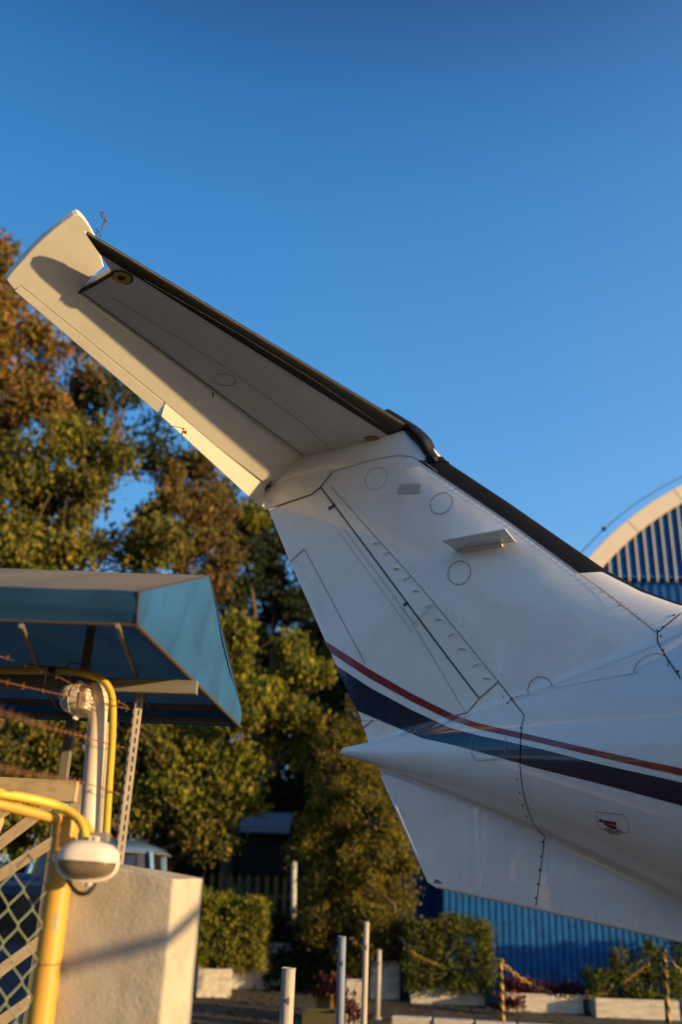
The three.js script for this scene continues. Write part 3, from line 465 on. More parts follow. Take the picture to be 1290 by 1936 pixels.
{ // slotted steel angle
  const t = atZ(256, 1306, 4.0), f = atZ(214, 1640, 4.0); const h = t.y;
  const p = thing('slotted_post', 'grey slotted steel angle post right of the yellow conduit', 'post', [t.x, 0, t.z], .5);
  const m = std([.25, .22, .19], .55, { map: streakMap });
  const fl = () => { const w = .038, sh = new THREE.Shape([new THREE.Vector2(0, 0), new THREE.Vector2(w, 0), new THREE.Vector2(w, h), new THREE.Vector2(0, h)]); for (let y = .04, k = 0; y < h - .04; y += .04, k++) { const x = w * .6, a = .0034, b = .012, hole = new THREE.Path(); hole.moveTo(x - a, y - b); hole.lineTo(x + a, y - b); hole.lineTo(x + a, y + b); hole.lineTo(x - a, y + b); hole.closePath(); sh.holes.push(hole); } return new THREE.ExtrudeGeometry(sh, { depth: .0028, bevelEnabled: false }); };
  const lean = Math.atan2(t.x - f.x, t.y - f.y), sk = g => { const q = g.attributes.position; for (let i = 0; i < q.count; i++) q.setX(i, q.getX(i) + (q.getY(i) - h) * Math.tan(lean)); g.computeVertexNormals(); return g; };
  part(p, 'flange', sk(fl().translate(.0028, 0, 0)), m); part(p, 'flange', sk(fl().rotateY(Math.PI / 2 + Math.PI).scale(1, 1, 1).translate(0, 0, 0)), m);
}
// ------------------------------------------------------------------ pillar, yellow fence post, lamp
const yTopP = atZ(127, 1547, 3.42), yBotP = atZ(76, 1936, 3.42);
const stucco = tex(512, (u, v) => { const k = .5 + .28 * fbm(u, v, 22, 3, 3) + .22 * fbm(u, v, 70, 6, 2) + .15 * fbm(u, v, 5, 9, 2); return [k]; }, false, [2.6, 2.6]);
const stuccoCol = tex(512, (u, v) => { const k = .90 + .10 * fbm(u, v, 5, 4) - .16 * Math.max(0, fbm(u, v, 18, 8) - .2) - .14 * Math.max(0, fbm(u * 1, v * .25, 9, 14) - .15); return [k, k * .985, k * .96]; });
{
  const a = atZ(332, 1662, 3.4), ph = thing('gate_pillar', 'thick cream stuccoed gate pillar beside the yellow fence post', 'pillar', [a.x, 0, a.z]);
  const nx = V(-Math.cos(rad(9)), 0, -Math.sin(rad(9))).multiplyScalar(.43), nz = V(.066, 0, -.262);
  const yA = a.y, yL = atZ(205, 1641, 3.45).y + .01, yR_ = yA + .004;
  // one rounded, uneven block: corners a (front right), a+nx (front left), a+nz (back right)
  const n = 28, hN = 70, pts = (u, v, f) => 0; const gs = [];
  const corner = (s, t, y) => V(nx.x * s + nz.x * t, y, nx.z * s + nz.z * t);
  const topY = (s, t) => yA + (yL - yA) * Math.min(1, s * 1.3) + .006 * t;
  const face = (f) => grid(n, hN, (u, v) => { const q = f(u, v); return q; });
  const bump = (p, k) => p.addScaledVector(V(noise.noise(p.x * 9, p.y * 9, p.z * 9 + k), noise.noise(p.x * 9, p.y * 9 + 5, p.z * 9), noise.noise(p.x * 9 + 8, p.y * 9, p.z * 9)), .004);
  // outline around a rounded rectangle in (s, t)
  const ringPts = []; const rc = .05, add = (s, t) => ringPts.push([s, t]);
  for (const [cs, ct, a0] of [[rc * .7, 1 - rc, 90], [rc * .7, rc, 180], [1 - rc, rc, 270], [1 - rc, 1 - rc, 0]].map((q, i) => q)) { for (let k = 0; k <= 5; k++) { const w = rad(a0 + k * 18); const S = cs === rc * .7 ? 1 : -1; add(cs + Math.cos(w) * rc * (cs < .5 ? .7 : 1), ct + Math.sin(w) * rc); } }
  const loop = []; for (let i = 0; i < ringPts.length; i++) { const p = ringPts[i], q = ringPts[(i + 1) % ringPts.length], m = Math.max(1, Math.round(Math.hypot(p[0] - q[0], p[1] - q[1]) / .05)); for (let k = 0; k < m; k++) loop.push([lerp(p[0], q[0], k / m), lerp(p[1], q[1], k / m)]); } loop.push(loop[0]);
  const nL = loop.length - 1; let acc = [0]; for (let i = 1; i <= nL; i++) { const p = corner(...loop[i - 1], 0), q = corner(...loop[i], 0); acc.push(acc[i - 1] + p.distanceTo(q)); }
  const g = grid(nL, hN + 6, (u, v) => { const i = Math.round(u * nL), j = Math.round(v * (hN + 6)); let [s, t] = loop[i]; const tp = topY(s, t); let y, sh = 0; if (j <= hN) y = lerp(0, tp - .012, j / hN); else { const w = (j - hN) / 6; sh = w < .5 ? .05 * w * w : lerp(.0125, 1, (w - .5) / .5); y = tp - .012 + .012 * Math.sin(Math.min(1, w * 2) * Math.PI / 2); } s = lerp(s, .5, sh); t = lerp(t, .5, sh); if (sh > .5) y = topY(s, t); const p = bump(corner(s, t, y), 0); return [p.x, p.y, p.z, acc[i], y]; });
  part(ph, 'block', g, new THREE.MeshStandardMaterial({ color: C(.58, .525, .44), roughness: .95, map: stuccoCol, bumpMap: stucco, bumpScale: .0035 }));
}
const yellowTex = tex(512, (u, v) => { const n = fbm(u, v, 7, 3, 5), m = fbm(u, v, 20, 8, 3); const c = n > .78 + .1 * m ? [.42, .38, .32] : [.93 + .05 * n, .93 + .05 * n, .9]; return c; });
const yellowPaint = new THREE.MeshStandardMaterial({ color: C(.66, .37, .055), roughness: .5, map: yellowTex });
const yellowPlain = std([.66, .42, .06], .5);
{
  const p = thing('fence_post', 'yellow painted round steel fence post with chipped paint at the pillar', 'post', [yTopP.x, 0, yTopP.z]);
  const top = V(0, yTopP.y, 0), d = V(yBotP.x - yTopP.x, yBotP.y - yTopP.y, 0), foot = top.clone().addScaledVector(d, top.y / -d.y);
  part(p, 'pipe', rod(foot, top, .0435, 36), yellowPaint); part(p, 'cap', [rod(top.clone().add(V(0, -.05, 0)), top.clone().add(V(0, .006, 0)), .047, 36), rod(top.clone().add(V(-.001, -.064, 0)), top.clone().add(V(0, -.052, 0)), .0455, 36)], yellowPaint);
  const chip = (px, py, w, h) => { const q = atZ(px, py, 3.376), g = grid(8, 14, (u, v) => { const a = (u - .5) * w * (.4 + .6 * Math.abs(Math.sin(v * 5.3 + 1))) / .0435 + .42, r = .0441, yy = (v - .5) * h + q.y; const c = top.clone().addScaledVector(d, (top.y - yy) / -d.y); return [c.x + Math.sin(a) * r, yy, c.z + Math.cos(a) * r]; }); part(p, 'bare_patch', g, std([.32, .29, .25], .8)); };
  chip(118, 1742, .016, .055); 
  for (const py of [1822]) { const q = atZ(100, py, 3.4), c = top.clone().addScaledVector(d, (top.y - q.y) / -d.y); part(p, 'wire_tie', new THREE.TorusGeometry(.0455, .0018, 6, 30, py === 1822 ? 3.3 : 6.28).rotateX(Math.PI / 2 + .06).rotateY(py * .1).translate(c.x, c.y, c.z), std([.10, .08, .05], .7)); }
  // top rail of the fence
  const r0_ = atZ(128, 1553, 3.41), r1_ = atZ(-30, 1513, 3.16), l = q => q.clone().sub(V(yTopP.x, 0, yTopP.z)); const r2_ = r0_.clone().lerp(r1_, 7);
  part(p, 'top_rail', tube([l(r0_), l(r1_), l(r0_.clone().lerp(r1_, 2)), l(r0_.clone().lerp(r1_, 4))], .0185, 30, 14), yellowPaint);
}
// oval bulkhead lamps
function makeLamp(name, label, pos, turn, tilt) {
  const t = thing(name, label, 'lamp', pos, turn, null); t.rotation.order = 'YXZ'; t.rotation.x = tilt; delete t.userData.group;
  const white = std([.70, .63, .56], .45, { map: paintMap });
  const se = (a, n) => { const c = Math.cos(a), s = Math.sin(a); return [Math.sign(c) * Math.pow(Math.abs(c), 2 / n), Math.sign(s) * Math.pow(Math.abs(s), 2 / n)]; };
  const dome = (a0, a1, w, h, d, z, rib = 0) => grid(40, 24, (u, v) => { const [x, y] = se(lerp(a0, a1, u), 2.5), r = Math.pow(Math.cos(v * Math.PI / 2), .62), zz = Math.pow(Math.sin(v * Math.PI / 2), .8); return [x * w * r, y * h * r, z + d * zz + (rib ? rib * Math.sin(y * r * 60) : 0), u, v]; });
  part(t, 'back_plate', grid(48, 3, (u, v) => { const [x, y] = se(u * Math.PI * 2, 2.5), k = [1, 1, .97, 0][Math.round(v * 3)], z = [-.03, .0, .004, .004][Math.round(v * 3)]; return [x * .104 * k, y * .066 * k, z]; }), white);
  part(t, 'hood', [dome(0, Math.PI, .1, .066, .074, .002), grid(40, 1, (u, v) => { const k = lerp(1, .9, v); const r = Math.cos(u * Math.PI); const zz = Math.pow(Math.max(0, 1 - Math.pow(Math.abs(r), 2.4)), .42) * .074 * k; return [r * .1 * k, 0 - .0005 * v, .002 + zz]; })], white);
  part(t, 'glass', dome(Math.PI, Math.PI * 2, .09, .056, .062, .003, .0007), new THREE.MeshPhysicalMaterial({ color: C(.16, .12, .075), roughness: .22, clearcoat: .6, clearcoatRoughness: .2 }));
  const rp = []; for (let k = 0; k <= 40; k++) { const [x, y] = se(Math.PI + k / 40 * Math.PI, 2.5); rp.push(V(x * .0975, y * .0615, .006)); } part(t, 'guard_rim', tube(rp, .007, 60, 8), white);
  for (const s of [-1, 1]) { const lug = part(t, 'lug', box(.036, .018, .014, .01, s * .071, .002, .004), white); part(lug, 'screw', new THREE.CylinderGeometry(.005, .005, .004, 12).rotateX(Math.PI / 2).translate(.01, s * .072, .010), M.screw); }
  const ear = new THREE.TorusGeometry(.009, .005, 8, 14).translate(-.107, .004, -.004); part(t, 'ear', ear, white);
  return t;
}
const lampC = atZ(166, 1628, 3.26);
makeLamp('wall_lamp', 'oval white bulkhead lamp with brown glass in front of the yellow post', lampC.toArray(), .12, 0).rotation.z = -.03;
{ const q = atZ(150, 1325, 3.78); const l2 = makeLamp('wall_lamp', 'cream bulkhead lamp seen from the side at the cream post top', q.toArray(), -Math.PI / 2 - .12, 0); 
  const k = l2; part(k, 'base_box', [box(.11, .085, .02, 0, .0, -.045), box(.15, .03, .014, 0, 0, -.056), box(.085, .07, .03, 0, 0, -.03)], std([.62, .54, .45], .5)); part(k, 'strap', box(.02, .02, .05, -.0, .0, -.075), std([.62, .54, .45], .5)); k.getObjectByName('glass').material = new THREE.MeshPhysicalMaterial({ color: C(.62, .66, .68), roughness: .18, clearcoat: .8 }); }
function ribbed(pts, r, seg, pitch, mat, depth = .09) { const c = new THREE.CatmullRomCurve3(pts, false, 'catmullrom', .5), L = c.getLength(), n = Math.round(L / pitch) * 4, g = new THREE.TubeGeometry(c, n, r, 12), p = g.attributes.position, q = V(0, 0, 0); for (let i = 0; i <= n; i++) { const o = c.getPointAt(i / n), k = 1 + depth * [0, 1, 1, 0][i % 4] - depth / 2; for (let j = 0; j <= 12; j++) { const a = i * 13 + j; q.fromBufferAttribute(p, a).sub(o).multiplyScalar(k).add(o); p.setXYZ(a, q.x, q.y, q.z); } } g.computeVertexNormals(); return g; }
{
  const ca = [[-120, 1264, 3.8], [0, 1267, 3.79], [95, 1268, 3.76], [150, 1272, 3.74], [185, 1281, 3.73], [205, 1299, 3.73], [213, 1330, 3.74], [212, 1400, 3.75], [206, 1490, 3.76], [200, 1590, 3.77]].map(p => atZ(...p));
  const cn = thing('cable_conduit', 'ribbed yellow cable conduit running along the awning bar and down the cream post', 'conduit', [0, 0, 0]);
  part(cn, 'hose', ribbed(ca, .0155, 0, .0062, 0), new THREE.MeshStandardMaterial({ color: C(.50, .36, .03), roughness: .42 }));
  const t0 = atZ(94, 1268, 3.76), t1 = atZ(107, 1268.6, 3.757); part(cn, 'black_tape', rod(t0, t1, .0172, 16), M.blackMark);
  for (const px of [87, 133]) { const a = atZ(px, 1258, 3.74), b = atZ(px - 2, 1295, 3.8); part(cn, 'cable_tie', rod(a, b, .0016, 6), std([.6, .58, .5], .5)); }
  const wy = [[40, 1254, 3.8], [118, 1262, 3.74], [133, 1254, 3.74], [158, 1256, 3.76]].map(p => atZ(...p)); part(cn, 'loose_wire', tube(wy, .0022, 30, 5), M.blackMark);
  const cb = [[-60, 1487, 3.1], [0, 1500, 3.17], [60, 1511, 3.26], [110, 1524, 3.32], [140, 1541, 3.32], [157, 1562, 3.3], [163, 1588, 3.28]].map(p => atZ(...p));
  const c2 = thing('cable_conduit', 'smooth yellow cable conduit lying on the fence rail and bending down to the lamp', 'conduit'); part(c2, 'hose', tube(cb, .0155, 60, 14), std([.68, .46, .05], .45));
  const cc = [[142, 1542, 3.36], [162, 1556, 3.34], [172, 1572, 3.33], [180, 1590, 3.33]].map(p => atZ(...p)); part(c2, 'branch', tube(cc, .0125, 30, 12), std([.62, .34, .04], .5)); part(c2, 'coupling', rod(atZ(172, 1582, 3.33), atZ(184, 1577, 3.33), .013, 12), std([.10, .06, .03], .7));
  const lc = [[124, 1650, 3.28], [132, 1670, 3.26], [146, 1687, 3.25], [163, 1689, 3.25], [178, 1675, 3.26], [186, 1650, 3.29]].map(p => atZ(...p)); solo('lamp_cable', tube(lc, .0075, 40, 10), std([.012, .012, .011], .6), 'black cable loop hanging under the white oval lamp', 'cable');
  const jb = atZ(190, 1583, 3.34); solo('cable_plate', box(.06, .03, .05, jb.x, jb.y, jb.z, .003).rotateY(0), std([.20, .18, .17], .7), 'small grey metal plate behind the top of the oval lamp', 'bracket');
}
// barbed wire
const rust = std([.17, .075, .032], .85);
function barbed(label, pts, r = .0011) {
  const w = thing('barbed_wire', label, 'wire', pts[0].toArray()), P = pts.map(p => p.clone().sub(pts[0])), c = new THREE.CatmullRomCurve3(P), L = c.getLength(), n = Math.round(L * 90);
  const st = ph => { const o = []; for (let i = 0; i <= n; i++) { const q = c.getPointAt(i / n), a = i / n * L * 110 + ph; o.push(V(q.x + Math.cos(a) * r * .3, q.y + Math.sin(a) * r * 1.1, q.z + Math.cos(a) * r * 1.1)); } return new THREE.TubeGeometry(new THREE.CatmullRomCurve3(o), n * 2, r, 5); };
  part(w, 'strand', st(0), rust); part(w, 'strand', st(Math.PI), rust);
  for (let d = .06; d < L; d += .11) { const q = c.getPointAt(d / L), gs = []; for (let k = 0; k < 2; k++) { const a = rr(0, 6.28), v = V(.25 * gauss() * .4, Math.sin(a), Math.cos(a)).normalize().multiplyScalar(.014); gs.push(rod(q.clone().sub(v), q.clone().add(v), .0013, 5)); } gs.push(new THREE.TorusGeometry(.0035, .0014, 5, 8).rotateY(1.57).translate(q.x, q.y, q.z)); part(w, 'barb', gs, rust); }
}
barbed('rusty barbed wire, upper strand of the pair crossing the awning bar', [[-160, 1192, 2.9], [0, 1241, 3.2], [66, 1262, 3.4], [105, 1277, 3.55], [150, 1300, 3.66], [180, 1311, 3.7], [213, 1322, 3.72], [243, 1337, 3.97]].map(p => atZ(...p)));
barbed('rusty barbed wire, lower strand passing in front of the side-on lamp', [[-160, 1250, 2.9], [0, 1287, 3.2], [60, 1301, 3.4], [105, 1311, 3.5], [185, 1327, 3.7], [215, 1334, 3.72], [246, 1341, 3.97]].map(p => atZ(...p)));
barbed('blurred barbed wire meeting the cream post halfway up', [[-160, 1312, 1.5], [0, 1347, 2.0], [90, 1375, 2.7], [160, 1393, 3.5], [186, 1401, 3.72], [212, 1408, 3.74], [236, 1414, 3.97]].map(p => atZ(...p)));
barbed('barbed wire low on the cream post just above the fence rail', [[-160, 1420, 1.4], [0, 1452, 2.0], [100, 1470, 2.9], [160, 1480, 3.6], [184, 1488, 3.72], [212, 1497, 3.74], [226, 1502, 3.97]].map(p => atZ(...p)));
// chain link fence
{
  const a = atZ(112, 1560, 3.40), b = atZ(-30, 1524, 3.14), d = b.clone().sub(a).setY(0).normalize(), wire = std([.20, .24, .16], .5, { metalness: .3 });
  const f = thing('chain_link_fence', 'green-grey chain link mesh fixed to the left of the yellow post', 'fence', [a.x, 0, a.z]);
  const cw = .098, ch = .112, y1 = a.y - .10, cols = 12, rowsN = 14, gs = [];
  const X = i => .012 + i * cw / 2;
  for (let i = 0; i <= cols * 2; i++) { const o = []; for (let k = 0; k <= rowsN * 2; k++) { const s = (k + i) % 2; o.push(V(0, 0, 0).addScaledVector(d, X(i) + s * cw / 2 * 1.04 + .004 * noise.noise(i, k * .7, 3)).add(V(0, y1 - k * ch / 2 + .006 * noise.noise(i * .8, k, 1), 0)).addScaledVector(V(-d.z, 0, d.x), .0035 * ((k + i) % 2 ? 1 : -1))); } gs.push(new THREE.TubeGeometry(new THREE.CatmullRomCurve3(o, false, 'catmullrom', .18), rowsN * 10, .0028, 6)); }
  gs.forEach(g => part(f, 'mesh_wire', g, wire));
}
// lattice gate and cars behind the fence
{
  const g = thing('lattice_gate', 'beige metal gate with slanting braces behind the chain link fence', 'gate', [atZ(140, 1494, 4.7).x, 0, -4.7]), o = g.position, l = (px, py, z = 4.7) => atZ(px, py, z).sub(o);
  part(g, 'top_beam', bar(l(147, 1497), l(-300, 1476), .05, .105), beige);
  const seg2 = [[108, 1512, -60, 1640], [42, 1508, -90, 1606], [150, 1560, -40, 1680], [130, 1740, -20, 1850], [60, 1890, -40, 1960]];
  seg2.forEach(([a, b, c, d], i) => part(g, 'brace', bar(l(a, b, 4.72 + i * .004), l(c, d, 4.72 + i * .004), .04, .05), beige));
  part(g, 'gate_post', box(.06, l(145, 1480).y, .06, -.0, l(145, 1480).y / 2, -.09), beige); part(g, 'bottom_beam', bar(V(0, .12, 0), V(-2.4, .12, 0), .05, .1), beige);
  part(g, 'upright', bar(V(-.36, .12, -.03), V(-.36, l(40, 1490).y - .05, -.03), .04, .05), beige);
}
const carBlue = new THREE.MeshPhysicalMaterial({ color: C(.10, .21, .36), roughness: .3, clearcoat: .7, clearcoatRoughness: .08 }), glassM = new THREE.MeshPhysicalMaterial({ color: C(.02, .022, .024), roughness: .05, clearcoat: 1 }), rubber = std([.015, .015, .015], .8);
{ // pale blue van: a rounded shell with pillars, windows, roof
  const pR = atZ(302, 1648, 11), vw = 1.62, c = V(pR.x - vw / 2, 0, -11.9), v = thing('parked_van', 'pale blue van with rounded roof parked behind the pillar', 'van', c.toArray(), .12);
  const roofY = atZ(250, 1583, 11).y, beltY = roofY - .72, bodyL = 3.6;
  const sec = (y0, y1, w0, w1, z0, z1, l0, l1, name, mat, n = 6) => part(v, name, grid(48, 8, (u, w) => { const a = u * Math.PI * 2, k = lerp(0, 1, w), e = 4; const cs = Math.cos(a), sn = Math.sin(a), X = Math.sign(cs) * Math.pow(Math.abs(cs), 2 / n), Z = Math.sign(sn) * Math.pow(Math.abs(sn), 2 / n); return [X * lerp(w0, w1, k), lerp(y0, y1, k), Z * lerp(l0, l1, k)]; }), mat);
  sec(.35, beltY, .80, .82, 0, 0, 1.8, 1.82, 'lower_body', carBlue);
  sec(beltY, roofY - .15, .77, .69, 0, 0, 1.72, 1.55, 'glazing', glassM);
  part(v, 'roof', grid(48, 12, (u, w) => { const a = u * Math.PI * 2, n = 4, cs = Math.cos(a), sn = Math.sin(a), X = Math.sign(cs) * Math.pow(Math.abs(cs), 2 / n), Z = Math.sign(sn) * Math.pow(Math.abs(sn), 2 / n), r = Math.cos(w * Math.PI / 2), y = Math.sin(w * Math.PI / 2); return [X * .72 * r, roofY - .17 + .17 * y, Z * 1.6 * r]; }), carBlue);
  part(v, 'gutter', grid(48, 4, (u, w) => { const a = u * Math.PI * 2, n = 4, cs = Math.cos(a), sn = Math.sin(a), X = Math.sign(cs) * Math.pow(Math.abs(cs), 2 / n), Z = Math.sign(sn) * Math.pow(Math.abs(sn), 2 / n), b = w * Math.PI * 2; return [X * (.735 + .014 * Math.cos(b)), roofY - .17 + .014 * Math.sin(b), Z * (1.615 + .014 * Math.cos(b))]; }), std([.45, .40, .36], .4, { metalness: .5 }));
  for (const [x, z, x2, z2] of [[.70, 1.62, .60, 1.48], [-.70, 1.62, -.60, 1.48], [.22, 1.73, .2, 1.56], [-.22, 1.73, -.2, 1.56], [.78, .5, .70, .45], [-.78, .5, -.7, .45]]) part(v, 'pillar', bar(V(x, beltY, z), V(x2, roofY - .16, z2), .05, .05), carBlue);
  for (const [x, z] of [[.72, 1.2], [-.72, 1.2], [.72, -1.2], [-.72, -1.2]]) { const w = part(v, 'wheel', new THREE.CylinderGeometry(.33, .33, .2, 28).rotateZ(Math.PI / 2).translate(x, .33, z), rubber); part(w, 'rim', new THREE.CylinderGeometry(.19, .19, .21, 20).rotateZ(Math.PI / 2).translate(x, .33, z), M.metal); }
  for (const s of [-1, 1]) part(v, 'headlight', new THREE.SphereGeometry(.1, 16, 10).scale(1, 1, .4).translate(s * .58, .85, 1.82), std([.6, .6, .58], .2));
}
{ // dark blue hatchback behind the gate
  const v = thing('parked_car', 'dark blue car half hidden behind the gate and mesh', 'car', [atZ(-110, 1700, 8.4).x, 0, -8.4], .12), dk = new THREE.MeshPhysicalMaterial({ color: C(.015, .05, .11), roughness: .3, clearcoat: .8 });
  const prof = [[-2, .45], [-2.02, .75], [-1.85, .92], [-.95, 1.0], [-.35, 1.42], [1.1, 1.46], [1.75, 1.05], [1.95, .95], [2.0, .45]], sh = new THREE.Shape(prof.map(p => new THREE.Vector2(...p)));
  part(v, 'body', new THREE.ExtrudeGeometry(sh, { depth: 1.4, bevelEnabled: true, bevelSize: .09, bevelThickness: .12, bevelSegments: 4 }).translate(0, 0, -.7), dk);
  const win = new THREE.Shape([[-.72, 1.04], [-.28, 1.36], [1.02, 1.39], [1.5, 1.06]].map(p => new THREE.Vector2(...p))); for (const z of [.80, -.83]) part(v, 'side_window', new THREE.ExtrudeGeometry(win, { depth: .03, bevelEnabled: false }).translate(0, 0, z + .01), glassM);
  part(v, 'windscreen', bar(V(-.90, 1.06, 0), V(-.42, 1.38, 0), 1.3, .03, V(0, 1, 0)), glassM);
  for (const [x, z] of [[-1.25, .75], [1.25, .75], [-1.25, -.75], [1.25, -.75]]) { const w = part(v, 'wheel', new THREE.CylinderGeometry(.32, .32, .2, 28).rotateX(Math.PI / 2).translate(x, .32, z), rubber); part(w, 'rim', new THREE.CylinderGeometry(.2, .2, .21, 20).rotateX(Math.PI / 2).translate(x, .32, z), M.metal); }
}

{ // unseen bar added right of the gateway to throw the soft shadow across the pillar
  const pn = V(-Math.sin(rad(9)), 0, Math.cos(rad(9))), pc = atZ(332, 1662, 3.4), f = (px, py, k) => atPlane(px, py, pc, pn).addScaledVector(sunDir, k), a = f(60, 1842, 3.1), b = f(327, 1772, 2.75), d = b.clone().sub(a), e = b.clone().addScaledVector(d, 2.1), g = thing('added_shadow_bar', 'unseen bar on a stand added to throw the shadow across the pillar', 'barrier', [e.x, 0, e.z]);
  const l = p => p.clone().sub(g.position); part(g, 'arm', rod(l(a), l(e), .024, 16), std([.62, .58, .5], .5)); part(g, 'stand', box(.16, e.y + .1, .16, .05, (e.y + .1) / 2, 0, .02), std([.55, .3, .04], .5));
}

// ------------------------------------------------------------------ trees and bushes
function leafGeo(l, w, fold = .25) { // a small folded leaf
  const p = [0, 0, 0, w / 2, l * .45, fold * w, 0, l, 0, -w / 2, l * .45, fold * w], g = new THREE.BufferGeometry(); g.setAttribute('position', new THREE.Float32BufferAttribute(p, 3)); g.setIndex([0, 1, 2, 0, 2, 3]); g.setAttribute('uv', new THREE.Float32BufferAttribute([.5, 0, 1, .45, .5, 1, 0, .45], 2)); const h = g.toNonIndexed(); h.computeVertexNormals(); return h;
}
const leafMat = (rough = .55) => new THREE.MeshPhysicalMaterial({ color: C(1, 1, 1), roughness: 1, transmission: .38, thickness: 0, specularIntensity: .4, side: THREE.DoubleSide });
const leafM = leafMat();
const bark = std([.09, .06, .04], .95);
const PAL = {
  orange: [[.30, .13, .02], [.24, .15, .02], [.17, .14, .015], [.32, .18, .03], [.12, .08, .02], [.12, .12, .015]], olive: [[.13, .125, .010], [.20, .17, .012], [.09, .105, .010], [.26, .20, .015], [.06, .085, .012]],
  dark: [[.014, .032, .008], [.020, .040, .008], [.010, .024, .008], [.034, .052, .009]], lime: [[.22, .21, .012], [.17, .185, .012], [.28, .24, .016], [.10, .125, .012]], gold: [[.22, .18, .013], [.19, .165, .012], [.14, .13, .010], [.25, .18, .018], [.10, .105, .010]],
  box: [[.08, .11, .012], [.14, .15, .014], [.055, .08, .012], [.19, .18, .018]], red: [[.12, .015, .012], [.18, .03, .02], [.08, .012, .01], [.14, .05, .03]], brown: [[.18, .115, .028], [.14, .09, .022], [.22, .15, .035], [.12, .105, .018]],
};
const dummy = new THREE.Object3D(), col = new THREE.Color();
// blobs: [x, y, z, rx, ry, rz, palette, weight]; leaves sit in tufts scattered through each blob
function foliage(parent, name, blobs, n, len, wid, tuft, o = {}) {
  const mesh = new THREE.InstancedMesh(leafGeo(len, wid), o.mat ?? leafM, n); mesh.name = name; mesh.userData.kind = 'stuff'; mesh.castShadow = mesh.receiveShadow = true;
  const wts = blobs.map(b => (b[7] ?? 1) * Math.pow(b[3] * b[4] * b[5], .72)), sum = wts.reduce((a, b) => a + b); let k = 0;
  blobs.forEach((b, bi) => {
    const m = bi === blobs.length - 1 ? n - k : Math.round(n * wts[bi] / sum), per = o.per ?? 30; let c = V(0, 0, 0), tone = 1, pal = PAL[b[6]]; const sub = []; for (let q = 0; q < (o.subs ?? 11); q++) { const v = V(gauss(), gauss(), gauss()).normalize().multiplyScalar(rr(.45, .98)); sub.push([v, rr(.14, .30), rr(.75, 1.2)]); }
    for (let i = 0; i < m && k < n; i++, k++) {
      if (i % per === 0) { let st_ = 1; if (o.cube) { c.set(rr(-1, 1), rr(-1, 1), rr(-1, 1)); const ax = Math.floor(rnd() * 3), q = ['x', 'y', 'z'][ax]; if (rnd() < .75) c[q] = Math.sign(c[q]) * rr(.85, 1); } else { const q = sub[Math.floor(rnd() * sub.length)]; c.set(gauss(), gauss(), gauss()).normalize().multiplyScalar(q[1] * rr(.5, 1.25)).add(q[0]); st_ = q[2]; } tone = rr(.75, 1.2) * st_; c.set(b[0] + c.x * b[3], b[1] + c.y * b[4], b[2] + c.z * b[5]); }
      dummy.position.set(c.x + gauss() * tuft, c.y + gauss() * tuft * .8, c.z + gauss() * tuft); dummy.rotation.set(rr(-1.9, 1.2), rr(0, 6.28), rr(-1, 1)); dummy.scale.setScalar(rr(.65, 1.3)); dummy.updateMatrix(); mesh.setMatrixAt(k, dummy.matrix);
      const q = pal[Math.floor(rnd() * pal.length)], t = tone * rr(.75, 1.2); mesh.setColorAt(k, col.setRGB(q[0] * t, q[1] * t, q[2] * t));
    }
  });
  mesh.count = n; parent.add(mesh); return mesh;
}
function limbs(parent, base, blobs, r, crook = .25) {
  const top = V(0, 0, 0); blobs.forEach(b => top.add(V(b[0], b[1], b[2]))); top.multiplyScalar(1 / blobs.length); const fork = base.clone().lerp(top, .45); fork.x += crook;
  const taper = (a, b, ra, rb, k) => { const m = a.clone().lerp(b, .5).add(V(gauss() * k, gauss() * k * .4, gauss() * k)), c = new THREE.CatmullRomCurve3([a, m, b]), g = new THREE.TubeGeometry(c, 14, 1, 9), p = g.attributes.position, q = V(0, 0, 0); for (let i = 0; i <= 14; i++) { const o = c.getPointAt(i / 14), s = lerp(ra, rb, i / 14); for (let j = 0; j <= 9; j++) { const w = i * 10 + j; q.fromBufferAttribute(p, w).sub(o).multiplyScalar(s * (1 + .1 * Math.sin(j * 2 + i))).add(o); p.setXYZ(w, q.x, q.y, q.z); } } g.computeVertexNormals(); return g; };
  part(parent, 'trunk', taper(base, fork, r, r * .62, .15), bark);
  blobs.forEach(b => { const e = V(b[0], b[1], b[2]); part(parent, 'limb', taper(fork, e, r * .45, r * .10, .3), bark); for (let i = 0; i < 5; i++) { const f = e.clone().add(V(gauss() * b[3] * .6, Math.abs(gauss()) * b[4] * .5, gauss() * b[5] * .6)); part(parent, 'branch', taper(fork.clone().lerp(e, rr(.6, 1)), f, r * .12, r * .03, .15), bark); } });
}
